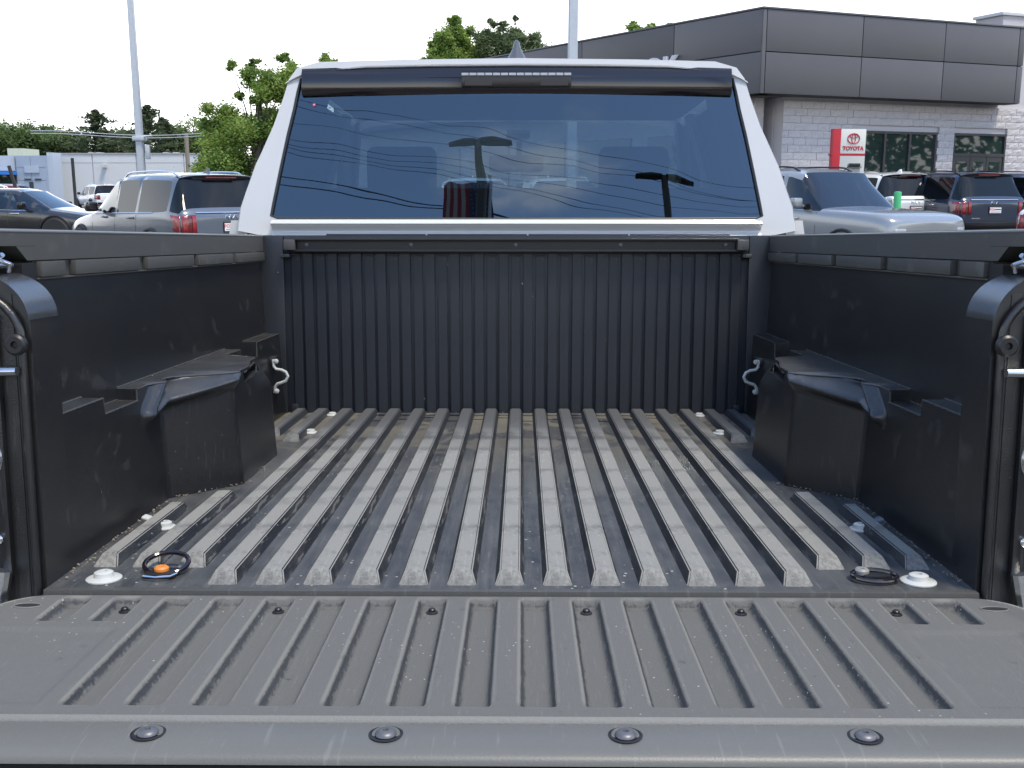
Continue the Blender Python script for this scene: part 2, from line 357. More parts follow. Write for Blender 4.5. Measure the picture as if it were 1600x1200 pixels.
# tie-down rings
def ringpts(cx, cy, cz, rx, ry, tilt, rot, n=28):
    M = Matrix.Translation((cx, cy, cz)) @ Matrix.Rotation(rot, 4, 'Z') @ Matrix.Rotation(tilt, 4, 'X')
    return [M @ Vector((rx * math.cos(i * math.tau / n), ry * math.sin(i * math.tau / n), 0)) for i in range(n)]
r1 = tube('tie_down_ring', ringpts(-.577, .092, .015, .036, .031, .32, .05), .0042, M_gloss, floor_o, closed=True, off=OFF); r1['label'] = 'black tie-down ring standing a little off the floor with orange button'
box('ring_bracket', -.604, -.552, .052, .088, 0, .010, M_black, r1, bev=.004, off=OFF)
lathe('ring_button', [(.012, 0), (.012, .004), (.009, .007), (.004, .007), (.003, .004)], M_orange, r1, c=(-.578, .070, .010), off=OFF)
tube('retainer_wire', [(-.606, .062, .008), (-.60, .046, .008), (-.578, .040, .008), (-.556, .046, .008), (-.55, .062, .008)], .0018, M_chrome, r1, seg=6, off=OFF)
r2 = tube('tie_down_ring', ringpts(.598, .060, .008, .036, .026, .05, -.1), .0042, M_gloss, floor_o, closed=True, off=OFF); r2['label'] = 'black tie-down ring folded flat on the floor'
box('ring_bracket', .582, .628, .06, .082, 0, .008, M_black, r2, bev=.003, off=OFF)
lathe('ring_button', [(.012, 0), (.012, .006), (.009, .009), (.004, .009), (.003, .006)], mat('grey_button', (.22, .22, .21), .5), r2, c=(.583, .078, .006), off=OFF)

# ---- head board
hb = bmesh.new()
bbox(hb, -.83, .83, 1.712, 1.74, -.02, .57, .003)
head = from_bm('headboard', hb, M_head, truck, off=OFF)
raised = bmesh.new(); bprism(raised, [(-.0155, 0), (-.0145, -.0125), (.0145, -.0125), (.0155, 0)], .001, .512, 'Z'); bmesh.ops.recalc_face_normals(raised, faces=raised.faces[:])
bmesh.ops.bevel(raised, geom=[e for e in raised.edges if abs(e.verts[0].co.z - e.verts[1].co.z) > .1], offset=.0015, segments=2, affect='EDGES')
rm = bpy.data.meshes.new('vertical_rib'); raised.to_mesh(rm); raised.free(); rm.materials.append(M_head)
for k in range(-9, 9):
    put('vertical_rib', rm, (k + .5) * PT, 1.7125, 0, parent=head)
rp_ = bmesh.new(); bbox(rp_, -.0145, .0145, -.006, .001, .001, .505, .0012)
bbox(rp_, -.0150, .0150, -.0095, .001, .5055, .5115, .001)
bmesh.ops.recalc_face_normals(rp_, faces=rp_.faces[:]); rpm = bpy.data.meshes.new('recessed_strip'); rp_.to_mesh(rpm); rp_.free(); rpm.materials.append(M_head)
for k in range(-9, 10): put('recessed_strip', rpm, k * PT, 1.7125, 0, parent=head)
box('upper_band', -.735, .735, 1.7005, 1.7122, .5125, .569, M_head, head, bev=.0015, off=OFF)
for s in (-1, 1):
    a, b = sorted((s * .7365, s * .822))
    box('corner_panel', a, b, 1.699, 1.7122, 0, .569, M_head, head, bev=.004, off=OFF)
    a, b = sorted((s * .700, s * .722)); box('rib_foot', a, b, 1.69, 1.705, .001, .03, M_head, head, bev=.004, off=OFF)
# cargo rail across the head board
rl = bmesh.new()
bbox(rl, -.690, .690, 1.690, 1.6995, .520, .562, 0)
bbox(rl, -.700, .700, 1.668, 1.6895, .553, .5605, .0015)
bbox(rl, -.700, .700, 1.668, 1.6895, .5175, .5245, .0015)
rail = from_bm('cargo_rail', rl, M_black, head, off=OFF)
for s in (-1, 1):
    a, b = sorted((s * .692, s * .728)); box('rail_end_cap', a, b, 1.662, 1.6985, .523, .556, M_cap, head, bev=.003, off=OFF)
    a, b = sorted((s * .712, s * .74)); box('rail_end_foot', a, b, 1.672, 1.6985, .500, .512, M_cap, head, bev=.003, off=OFF)
for x in (-.66, -.33, -.0, .33, .66): lathe('rail_screw', [(.006, 0), (.006, -.003), (.003, -.004)], M_steel, head, c=(x, 1.6895, .540), axis='Y', seg=12, off=OFF)
for i in range(4):
    box('top_lip', -.60 + i * .32, -.285 + i * .32, 1.702, 1.712, .5695, .5735, M_black, head, bev=.001, off=OFF)

# ---- side liners
def ledge(y):
    if y < .31: return .262
    if y < .475: return .232
    if y < 1.24: return .2555
    if y < 1.42: return .215
    return .258
TRI = [(.515, .205), (.60, .256), (.76, .256)]
def tri_sd(p):
    px, py = p; d = 1e9; inside = True
    for i in range(3):
        ax, ay = TRI[i]; bx, by = TRI[(i + 1) % 3]
        ex, ey = bx - ax, by - ay; wx, wy = px - ax, py - ay
        t = max(0, min(1, (wx * ex + wy * ey) / (ex * ex + ey * ey)))
        d = min(d, math.hypot(wx - ex * t, wy - ey * t))
        if ex * wy - ey * wx > 0: inside = False
    return -d if inside else d
def arms(p):
    d = 1e9
    for (ax, ay), (bx, by) in (((.50, .196), (.60, .265)), ((.50, .196), (.76, .250))):
        ex, ey = bx - ax, by - ay; wx, wy = p[0] - ax, p[1] - ay
        t = max(0, min(1, (wx * ex + wy * ey) / (ex * ex + ey * ey))); q = .55 if bx > .7 else 1.
        dx, dy = wx - ex * t, wy - ey * t
        d = min(d, math.hypot(dx, dy))
    return d
def xin(y, z):
    le = ledge(y)
    if z > le: return .800 + (z - .25) * .04
    lo = .742 - .125 * max(0., min(1., (y - .585) / .135))
    zc = .19 + .19 * max(0, y - .5); zc = min(zc, .236); lean = .85 * smst(0, .024, z - zc - .008) * (1 - smst(.62, .79, y)) * smst(.53, .57, y)
    b = lo + (.742 - lo) * lean + .016 * (z / .25) + .030 * smst(.18, .262, z) * smst(.84, 1.0, y)
    front = smst(1.045, 1.13, y + .3 * max(0, z - .20))
    b = b * (1 - front) + (.742 + .016 * z / .25) * front
    if .40 < y < .98 and z > .13:
        b -= .024 * smst(.024, .0, arms((y, z))) * (1 - smst(.60, .82, y) * .7); b += .014 * smst(.004, -.012, tri_sd((y, z)))
    if .81 < y < 1.02 and .224 < z < .2461: b = .72
    return b
def side_liner(s):
    ysl = sorted(set([.10 + i * .006 for i in range(269)] + [.3099, .3101, .4749, .4751, 1.2399, 1.2401, 1.4199, 1.4201, .8099, .8101, 1.0199, 1.0201, 1.712]))
    zs = sorted(set([i * .005 for i in range(36)] + [.180 + i * .0022 for i in range(46)] + [.2149, .2151, .2319, .2321, .2554, .2556, .2579, .2581, .2619, .2621, .2239, .2241, .2460, .2462] + [.28 + i * .021 for i in range(11)]))
    v = []; f = []
    for y in ysl:
        for z in zs: v.append((s * xin(y, z), y, z))
    n = len(zs)
    for i in range(len(ysl) - 1):
        for j in range(n - 1):
            q = (i * n + j, i * n + j + 1, (i + 1) * n + j + 1, (i + 1) * n + j)
            f.append(q if s < 0 else q[::-1])
    # smooth a little so that the moulded edges are rounded
    me = bpy.data.meshes.new('side_liner'); me.from_pydata(v, [], f); me.update()
    bm = bmesh.new(); bm.from_mesh(me)
    bm.to_mesh(me); bm.free(); me.transform(Matrix.Translation(OFF))
    return link('side_liner', me, M_side, truck, 55)
for s in (-1, 1):
    sl = side_liner(s)
    def S(a, b): return sorted((s * a, s * b))
    # rail cap with bevelled top, the rear lip stepping up
    prof = [(-.800, .519), (-.800, .565), (-.806, .571), (-.93, .573), (-.945, .560), (-.945, .50), (-.93, .50), (-.93, .519)]
    prof = [(-s * a if s > 0 else a, b) for a, b in prof] if s > 0 else prof
    cap = prism('rail_cap', prof, .165, 1.705, M_cap, truck, off=OFF)
    prof2 = [(-.800, .543), (-.800, .565), (-.806, .571), (-.93, .573), (-.945, .560), (-.945, .50), (-.93, .50), (-.93, .543)]
    prof2 = [(-a, b) for a, b in prof2] if s > 0 else prof2
    prism('rail_cap_end', prof2, .002, .165, M_cap, cap, off=OFF)
    # slanted end of the deep lip
    pr = [(.10, .5425), (.165, .5425), (.165, .519), (.135, .519)]
    a, b = S(.800, .925); prism('cap_step', pr, a, b, M_cap, cap, axis='X', off=OFF)
    tube('cap_highlight_bead', [(s * .8028, .004, .5662), (s * .8028, 1.703, .5662)], .0038, M_capedge, cap, seg=10, off=OFF)  # lighter bead added along the top edge as its sky highlight
    # segmented strip under the cap
    strip = bmesh.new(); a, b = S(.798, .84); bbox(strip, a, b, .165, 1.69, .486, .4895, .001); a, b = S(.806, .84); bbox(strip, a, b, .165, 1.69, .490, .5175, 0)
    so = from_bm('tie_strip', strip, M_cap, truck, off=OFF)
    for y0, y1 in ((.170, .262), (.305, .622), (.668, .985), (1.025, 1.335), (1.37, 1.688)):
        a, b = S(.793, .8058); box('strip_segment', a, b, y0, y1, .4905, .5165, M_cap, so, bev=.0015, off=OFF)
    a, b = S(.80, .84); box('strip_pocket', a, b, .115, .1645, .47, .515, M_black, so, off=OFF)
    for y0_, y1_ in ((.105, .3095), (.3105, .4745), (.4755, 1.2395), (1.2405, 1.4195), (1.4205, 1.70)):
        zl = ledge((y0_ + y1_) / 2); zz = zl - .0015
        if zl < .22: continue
        n_ = max(3, int((y1_ - y0_) / .02)); pts = [(s * (xin(y0_ + (y1_ - y0_) * k / n_, zz - .001) + .0012), y0_ + (y1_ - y0_) * k / n_, zz + .0005) for k in range(n_ + 1)]
        tube('ledge_highlight_bead', pts, .0022, M_edge, sl, seg=8, off=OFF)  # lighter tubes added to draw the bright highlights along the ledge
        tube('ledge_highlight_bead', [(s * .8005, y0_, zl + .001), (s * .8005, y1_, zl + .001)], .0025, M_edge, sl, seg=8, off=OFF)
    for yy, za, zb in ((.3100, .232, .262), (.4750, .232, .2555), (1.2400, .215, .2555), (1.4200, .215, .258)):
        xe = xin(yy + .002 if yy in (.4750, 1.42) else yy - .002, zb - .002)
        tube('ledge_highlight_bead', [(s * (xe + .001), yy, za), (s * (xe + .001), yy, zb - .002)], .0022, M_edge, sl, seg=8, off=OFF)
    rimp = [(.815, .2465), (1.0, .2465), (1.016, .243), (1.021, .236), (1.020, .2240)]
    tube('pocket_rim', [(s * (xin(a, .2475) - .002), a, b) for a, b in rimp], .0024, M_edge, sl, seg=8, off=OFF)
    # ---- rear corner post
    pp = [(.742, -.02), (.742, .435)]
    for i in range(1, 11):
        t = i / 10 * R(78); pp.append((.742 + .075 * (1 - math.cos(t)), .435 + .062 * math.sin(t)))
    pp += [(.86, .503), (.93, .503), (.93, -.02)]
    poly = [(s * a, b) for a, b in pp]
    post = prism('corner_post', poly, .012, .104, M_side, truck, off=OFF, smooth=20, bev=.0)
    # satin metal cover on the curved shoulder
    cv = bmesh.new(); ring = []
    for i in range(0, 15):
        t = i / 14 * R(84); x = .7405 + .0765 * (1 - math.cos(t)); z = .430 + .070 * math.sin(t)
        ring.append([cv.verts.new((s * x, yy, z)) for yy in (.002, .006, .100, .104)] )
    for q, w in zip(ring, ring[1:]):
        for k in range(3): cv.faces.new((q[k], q[k + 1], w[k + 1], w[k]))
    bmesh.ops.solidify(cv, geom=cv.faces[:], thickness=.0025)
    from_bm('shoulder_cover', cv, M_shoulder, post, smooth=40, off=OFF)
    # rear flange: bead that follows the opening
    bead = [(s * .754, .004, -.01), (s * .754, .004, .15), (s * .754, .004, .30), (s * .754, .004, .40)]
    for i in range(1, 9):
        t = i / 8 * R(85); bead.append((s * (.754 + .085 * (1 - math.cos(t))), .004, .40 + .075 * math.sin(t)))
    bead += [(s * .90, .004, .478)]
    tube('flange_bead', bead, .0065, M_side, post, seg=12, off=OFF)
    a, b = S(.768, .95); box('jamb_panel', a, b, .0105, .0119, -.30, .47, M_side, post, off=OFF)
    a, b = S(.79, .805); box('jamb_ridge', a, b, -.002, .0104, .02, .44, M_side, post, bev=.005, off=OFF)
    lathe('rubber_bumper', [(.0165, 0), (.0165, -.008), (.013, -.011), (.006, -.011), (.0045, -.006)], M_black, post, c=(s * .7585, .0, .393), axis='Y', off=OFF)
    # striker pin
    stz = .352
    pin = tube('tailgate_striker', [(s * .83, -.012, stz), (s * .80, -.012, stz), (s * .755, -.014, stz + .001)], [.009, .0075, .007], M_zinc, post, seg=14, off=OFF)
    bmq = bmesh.new(); bprism(bmq, [(s * (.812 + .017 * math.cos(t) * 1.3), stz + .045 * math.sin(t)) for t in [i * math.tau / 20 for i in range(20)]], -.004, .008, 'Y')
    from_bm('striker_plate', bmq, M_zinc, pin, off=OFF)
    for dz in (-.028, .028): lathe('plate_screw', [(.008, 0), (.008, -.003), (.005, -.004), (.003, -.002)], M_steel, pin, c=(s * .812, -.0045, stz + dz), axis='Y', seg=14, off=OFF)
    # support cable anchor and hinge
    bmq = bmesh.new(); bprism(bmq, [(s * (.812 + .02 * math.cos(t)), .215 + .03 * math.sin(t)) for t in [i * math.tau / 20 for i in range(20)]], -.004, .008, 'Y')
    an = from_bm('cable_anchor', bmq, M_zinc, post, off=OFF)
    lathe('anchor_stud', [(.010, 0), (.010, -.012), (.006, -.014)], M_zinc, an, c=(s * .808, -.004, .215), axis='Y', seg=14, off=OFF)
    lathe('lower_stud', [(.007, 0), (.007, -.012), (.004, -.014)], M_zinc, post, c=(s * .805, .004, .085), axis='Y', seg=12, off=OFF)
    hg = tube('tailgate_hinge', [(s * .80, -.01, .035), (s * .806, -.014, .0), (s * .81, -.018, -.03)], [.014, .014, .012], M_zinc, post, off=OFF)
    # latch area below rail
    a, b = S(.80, .90); la = box('latch_bracket', a, b, .02, .09, .508, .516, M_zinc, post, bev=.002, off=OFF)
    tube('latch_spring', [(s * .79, .05, .503), (s * .785, .045, .515), (s * .80, .04, .522), (s * .79, .035, .53)], .004, M_zinc, la, seg=8, off=OFF)
    lathe('latch_screw', [(.008, 0), (.008, -.004), (.004, -.006)], M_zinc, la, c=(s * .812, .03, .528), axis='Y', seg=12, off=OFF)
    # front corner hook on the side
    hk = tube('cargo_hook', [(s * .744, 1.55, .192), (s * .741, 1.548, .170), (s * .734, 1.546, .162), (s * .717, 1.544, .160), (s * .704, 1.544, .153), (s * .698, 1.544, .140), (s * .704, 1.544, .127), (s * .719, 1.544, .120), (s * .731, 1.546, .117), (s * .738, 1.548, .108), (s * .741, 1.55, .088)], .0048, M_bolt, truck, seg=10, off=OFF)
    for z in (.186, .094):
        lathe('hook_bolt', [(.0075, 0), (.0075, -.006), (.004, -.008)], M_bolt, hk, c=(s * .734, 1.550, z), axis='Y', seg=12, off=OFF)
        a, b = S(.738, .80); box('hook_mount', a, b, 1.552, 1.60, z - .012, z + .012, M_side, hk, bev=.003, off=OFF)
    # front corner of the liner
    # ---- outer body side of the bed
    op = [(.93, .50), (.946, .56), (.985, .53), (1.0, .44), (1.02, .20), (1.03, .0), (1.015, -.20), (.99, -.42), (.96, -.45), (.94, -.42)]
    ob = prism('bed_side_panel', [(s * a, b) for a, b in op][::(1 if s < 0 else -1)], .006, 1.745, M_white, truck, off=OFF)
# taillights and bumper on the outside of the bed
for s in (-1, 1):
    a, b = sorted((s * .955, s * 1.022)); box('tail_lamp', a, b, -.012, .12, .08, .43, M_red, truck, bev=.01, off=OFF)

# ---- tailgate (lying open)
tg = bmesh.new(); TZ = -.006
def rc(hw, y0, y1, r0, r1, n=6):
    p = []
    for cx, cy, r, a0 in ((hw - r1, y1 - r1, r1, 0), (-hw + r1, y1 - r1, r1, 90), (-hw + r0, y0 + r0, r0, 180), (hw - r0, y0 + r0, r0, 270)):
        for i in range(n + 1):
            t = R(a0 + 90 * i / n); p.append((cx + r * math.cos(t), cy + r * math.sin(t)))
    return p
bprism(tg, rc(.835, -.484, -.006, .02, .07), TZ - .068, TZ - .026, 'Z', bev=.008)
gate = from_bm('tailgate', tg, M_white, truck, off=OFF)
# liner sheet with pans pressed in: grid height field
pans = [((k + .5) * .08, -.395, -.012) for k in range(-7, 7)] + [(s * x, -.118, -.014) for s in (-1, 1) for x in (.60, .68)]
def pan_h(x, y):
    h = 0.
    for cx, y0, y1 in pans:
        if abs(x - cx) < .04:
            hw = .0245 ; r = .0115
            dx = max(abs(x - cx) - (hw - r), 0); yc = (y0 + y1) / 2; dy = max(abs(y - yc) - ((y1 - y0) / 2 - r), 0)
            d = math.hypot(dx, dy)           # 0 inside flat, r at lip
            h = -.0165 * (1 - smst(0, 1, (d - .001) / (r - .001)) if d > .001 else 1.0)
    # flat pockets at both ends
    ax = abs(x)
    if ax > .55:
        dx = max(.575 - ax, ax - .735, 0); dy = max(-.385 - y, y + .15, 0); d = math.hypot(dx, dy)
        h = min(h, -.0035 * (1 - smst(0, .006, d)))
    return h
xg = sorted(set([round(-.792 + i * .004, 5) for i in range(397)])); yg = [-.419 + i * .005 for i in range(82)] + [-.007]
def gate_edge(x, y):     # pull the hinge side corners round
    ax = abs(x)
    if ax > .72:
        t = (ax - .72) / .075; lim = -.007 - .07 * (1 - math.sqrt(max(0, 1 - min(1, t) ** 2)))
        return min(y, lim) if y > -.09 else y
    return y
gv = []; gf = []
for x in xg:
    for y in yg:
        y2 = gate_edge(x, y) if y > -.085 else y
        gv.append((x, y2, TZ + pan_h(x, y)))
n = len(yg)
for i in range(len(xg) - 1):
    for j in range(n - 1): gf.append((i * n + j, (i + 1) * n + j, (i + 1) * n + j + 1, i * n + j + 1))
gl = pyd('gate_liner', gv, gf, M_gate, gate, smooth=60, off=OFF)
# rim of the liner: hinge edge and lower edge
box('liner_hinge_edge', -.715, .715, -.0072, -.0045, -.03, TZ - .0008, M_gatee, gl, bev=.001, off=OFF)
le_ = bmesh.new(); bprism(le_, [(-.4192, TZ), (-.4235, TZ - .002), (-.4265, TZ - .007), (-.4270, TZ - .013), (-.4192, TZ - .013)], -.792, .792, 'X'); from_bm('liner_lower_edge', le_, M_gatee, gl, off=OFF, smooth=60)
for x in (-.6, -.36, -.12, .12, .36, .6):
    lathe('liner_screw', [(.0095, 0), (.0092, .0015), (.006, .003), (.0055, .006), (.004, .0075), (.002, .0075)], M_black, gl, c=(x, -.036, TZ - .0165), seg=16, off=OFF)
for s in (-1, 1):
    hp = [(s * .742 + .021 * math.cos(t), -.056 + .0095 * math.sin(t)) for t in [i * math.tau / 24 for i in range(24)]]
    prism('drain_slot', hp, TZ + .0002, TZ + .0008, M_ink, gl, axis='Z', off=OFF)
    tube('slot_rim', [(a, b, TZ + .0005) for a, b in hp], .0012, M_gatee, gl, seg=6, closed=True, off=OFF)
lathe('drain_slot', [(.008, 0), (.008, .0006)], M_ink, gl, c=(-.742, -.19, TZ + .0002), seg=16, off=OFF)
# trim strip along the top edge of the tailgate
tp = [(-.4275, TZ - .0060), (-.432, TZ - .0045), (-.478, TZ - .0080), (-.490, TZ - .0115), (-.496, TZ - .016), (-.497, TZ - .021), (-.490, TZ - .025), (-.4275, TZ - .0135)]
trim = prism('tailgate_trim', tp, -.825, .825, M_strip, gate, axis='X', off=OFF, smooth=50)
for x in (-.412, -.137, .139, .414):
    cup = bmesh.new(); blathe(cup, [(.0195, 0), (.0200, .0012), (.0175, .0020), (.0160, .0004), (.0150, .0002)], (x, -.4525, TZ - .0066), 'Z', 28)
    co = from_bm('bolt_recess', cup, M_black, trim, off=OFF)
    lathe('recess_bolt', [(.0125, 0), (.0120, .002), (.0095, .0042), (.006, .0055), (.0035, .0055), (.0028, .003)], M_steel, co, c=(x, -.4535, TZ - .0056), seg=18, off=OFF)
box('gate_outer_face', -.825, .825, -.489, -.4842, -.09, TZ - .0265, M_black, gate, off=OFF)
# rear bumper under the gate
bp = [(-.16, -.30), (-.20, -.32), (-.21, -.40), (-.18, -.47), (-.05, -.47), (-.02, -.30)]
prism('rear_bumper', bp, -.95, .95, M_chrome, truck, axis='X', bev=.01, off=OFF)
box('tailgate_sill', -.80, .80, -.003, .011, -.35, -.032, M_white, truck, off=OFF)
for s in (-1, 1): tube('gate_cable', [(s * .808, -.016, .215), (s * .815, -.15, .11), (s * .822, -.30, .0), (s * .826, -.33, -.02)], .003, M_steel, gate, seg=8, off=OFF)
# bed underside, wheels
box('bed_box', -.94, .94, .02, 1.73, -.35, -.008, M_black, truck, off=OFF)
def wheel(parent, x, y, z, r=.40, w=.28, off=None, s=1):
    t = lathe('tyre', [(r * .62, -w / 2), (r * .93, -w / 2), (r, -w * .36), (r, w * .36), (r * .93, w / 2), (r * .62, w / 2)], M_tyre, None, c=(0, 0, 0), axis='X', seg=32)
    t.parent = parent; t.location = Vector((x, y, z)) + (off or Vector((0, 0, 0)))
    bm = bmesh.new(); blathe(bm, [(r * .60, -w * .3), (r * .63, s * w * .42), (r * .56, s * w * .36), (r * .2, s * w * .25), (.05, s * w * .28)], (0, 0, 0), 'X', 28)
    for k in range(6):
        M = Matrix.Rotation(k * math.tau / 6, 4, 'X'); bbox(bm, s * w * .3 - .015, s * w * .3 + .02, -.03, .03, .05, r * .6, .006, M=M)
    rm_ = from_bm('rim', bm, M_rim, t); return t
for s in (-1, 1):
    for y in (.83, 4.50): wheel(truck, s * .87, y, -.86 + .40, off=OFF, s=s)

# ---- cab
def yr(z): return 1.835 + max(0, z - .62) * .235          # rear plane of the cab, leaning forward
def plate_ring(bm, outer, inner, thick, fy):
    n = len(outer); ov = [bm.verts.new((x, fy(z), z)) for x, z in outer]; iv = [bm.verts.new((x, fy(z), z)) for x, z in inner]
    ib = [bm.verts.new((x * .995, fy(z) + thick, z)) for x, z in inner]
    for i in range(n):
        j = (i + 1) % n; bm.faces.new((ov[i], ov[j], iv[j], iv[i])); bm.faces.new((iv[i], iv[j], ib[j], ib[i]))
    return ov
# half outline points (x,z) : outer body and window opening, matched point by point
outer_h = [(0, .560), (.45, .560), (.80, .562), (.915, .585), (.905, .66), (.860, .80), (.805, .93), (.772, 1.03), (.757, 1.085), (.731, 1.122), (.66, 1.143), (.40, 1.150), (0, 1.155)]
inner_h = [(0, .624), (.45, .624), (.785, .626), (.806, .634), (.800, .67), (.780, .78), (.757, .90), (.738, .985), (.728, 1.04), (.718, 1.085), (.66, 1.098), (.40, 1.103), (0, 1.105)]
def mirror(h): return h + [(-x, z) for x, z in h[-2:0:-1]]
OU, IN = mirror(outer_h), mirror(inner_h)
cb = bmesh.new(); ov = plate_ring(cb, OU, IN, .03, yr)
# shell going forward from the outer outline
prev = ov
for yy, sx, sz in ((.03, 1.012, 1.0), (.12, 1.03, 1.003), (.30, 1.045, 1.006)):
    cur_ = []
    for x, z in OU:
        zz = z if z < .62 else .62 + (z - .62) * (1 + (sz - 1) * 3)
        cur_.append(cb.verts.new((x * (1 + (sx - 1) * (1 - smst(.8, 1.05, z))), yr(z) + yy, z)))
    for i in range(len(OU)):
        j = (i + 1) % len(OU); cb.faces.new((prev[j], prev[i], cur_[i], cur_[j]))
    prev = cur_
cab = from_bm('cab_body', cb, M_white, truck, off=OFF, smooth=38)
lin = bmesh.new(); pv = None
for yy, k_ in ((.008, .994), (.45, .985)):
    rg = [lin.verts.new((x * k_, yr(z) + yy, .62 + (z - .62) * k_)) for x, z in IN]
    if pv:
        for i in range(len(IN)): lin.faces.new((pv[i], pv[(i + 1) % len(IN)], rg[(i + 1) % len(IN)], rg[i]))
    pv = rg
from_bm('cab_lining', lin, mat('headliner_grey', (.04, .04, .042), .9), cab, off=OFF)
# concave sill under the glass
sp = [(1.806, .560), (1.812, .568), (1.824, .576), (1.826, .588), (1.820, .597), (1.806, .602), (1.802, .608), (1.806, .614), (1.832, .623), (1.842, .622), (1.842, .560)]
prism('cab_sill', sp, -.80, .80, M_white, cab, axis='X', off=OFF, smooth=60)
box('cab_rear_lower', -.98, .98, 1.81, 1.86, -.40, .559, M_white, cab, bev=.02, off=OFF)
# gloss black spoiler panel above the glass
sb = bmesh.new()
gx = [-.712, -.70, -.60, -.575, -.3, 0, .3, .575, .60, .70, .712]
rows = []
for x in gx:
    ax = abs(x); zt = 1.126 - .012 * (ax / .7) ** 2 + (.004 if ax > .59 else 0); zb = 1.034 - .004 * (ax / .7) ** 2
    rows.append([sb.verts.new(p) for p in ((x, yr(zt) + .03, zt + .002), (x, yr(zt) - .012, zt), (x, yr(zt) - .018, zt - .012), (x, yr(zb) - .009, zb + .02), (x, yr(zb) - .001, zb), (x, yr(zb) + .02, zb))])
for a, b in zip(rows, rows[1:]):
    for k in range(5): sb.faces.new((a[k], a[k + 1], b[k + 1], b[k]))
sb.faces.new(rows[0]); sb.faces.new(rows[-1][::-1])
spo = from_bm('roof_spoiler', sb, M_gloss, cab, off=OFF, smooth=40)
# third brake light
zc = 1.085
bl = box('brake_light', -.182, .182, yr(zc) - .028, yr(zc) - .008, 1.054, 1.108, mat('smoked_lens', (.014, .011, .012), .25), cab, bev=.006, off=OFF)
ledm = bmesh.new(); bbox(ledm, -.0118, .0118, -.002, .002, -.0045, .0045, .0015)
lm = bpy.data.meshes.new('led'); ledm.to_mesh(lm); ledm.free(); lm.materials.append(M_led)
for i in range(14): put('led', lm, -.169 + i * .026, yr(zc) - .0295, 1.096, parent=bl)
for x in (-.125, .125): box('cargo_lamp', x - .045, x + .045, yr(zc) - .030, yr(zc) - .0282, 1.060, 1.080, mat('lamp_lens', (.02, .017, .017), .35), bl, off=OFF)
# roof
rf = bmesh.new(); rx = [-.768, -.745, -.70, -.5, -.25, 0, .25, .5, .70, .745, .768]; ry = [(1.935, 0), (1.96, .010), (2.1, .022), (2.5, .034), (3.0, .030), (3.3, .008), (3.36, -.02)]
rr_ = []
for y, dz in ry: rr_.append([rf.verts.new((x, y + .02 * (1 - (x / .8) ** 2) * 0, 1.128 + dz - .045 * max(0, (abs(x) - .62) / .15) ** 2 - .016 * (x / .8) ** 2)) for x in rx])
for a, b in zip(rr_, rr_[1:]):
    for k in range(len(rx) - 1): rf.faces.new((a[k], a[k + 1], b[k + 1], b[k]))
bmesh.ops.solidify(rf, geom=rf.faces[:], thickness=.012)
roof = from_bm('roof', rf, M_white, cab, off=OFF, smooth=45)
# shark fin antenna
an_ = bmesh.new(); sect = [(0, .050, .075), (.02, .038, .062), (.045, .026, .045), (.07, .014, .030), (.09, .010, .018), (.098, .005, .010)]
prev = None
for h, w, l_ in sect:
    ring = [an_.verts.new((w * math.cos(t) , 2.12 + .35 * h + l_ * math.sin(t), 1.150 + h)) for t in [i * math.tau / 16 for i in range(16)]]
    if prev:
        for k in range(16): an_.faces.new((prev[k], prev[(k + 1) % 16], ring[(k + 1) % 16], ring[k]))
    prev = ring
an_.faces.new(prev)
from_bm('shark_fin_antenna', an_, mat('antenna_grey', (.07, .075, .085), .35), cab, off=OFF, smooth=60)
lathe('antenna_base', [(.115, 0), (.11, .010), (.06, .016), (.05, .017)], M_white, cab, c=(0, 2.10, 1.140), off=OFF, smooth=60)
# rear window
wv = [(x * 1.004, yr(z) + .012, z) for x, z in IN]; wc = len(wv)
wbm = bmesh.new()
hx = [-1 + i / 12 for i in range(25)]
def interp(h, z, k):
    # half width of the window at height z
    pts = [(q[1], q[0]) for q in inner_h[3:10]]
    for (z0, x0), (z1, x1) in zip(pts, pts[1:]):
        if z <= z1: return x0 + (x1 - x0) * max(0, (z - z0)) / (z1 - z0)
    return pts[-1][1]
zsw = [.622 + i * .0205 for i in range(24)]
grid = []
for z in zsw:
    hw = interp(None, z, 0) + .004
    grid.append([wbm.verts.new((hw * u, yr(z) + .010 - .012 * (1 - u * u), z)) for u in hx])
for a, b in zip(grid, grid[1:]):
    for k in range(len(hx) - 1): wbm.faces.new((a[k], a[k + 1], b[k + 1], b[k]))
rw = from_bm('rear_window', wbm, M_winr, cab, off=OFF, smooth=80)
tube('window_seal', [(x, yr(z) + .001, z) for x, z in IN], .004, M_black, rw, seg=6, closed=True, off=OFF)
lathe('window_sticker', [(.005, 0), (.005, -.001)], mat('pink_sticker', (.75, .10, .16), .5), rw, c=(-.672, yr(1.0) + .0045, 1.0), axis='Y', seg=14, off=OFF)
lathe('sticker_dot', [(.0025, 0), (.0025, -.0008)], mat('light_pink', (.8, .4, .5), .5), rw, c=(-.672, yr(1.0) + .0032, 1.0), axis='Y', seg=12, off=OFF)
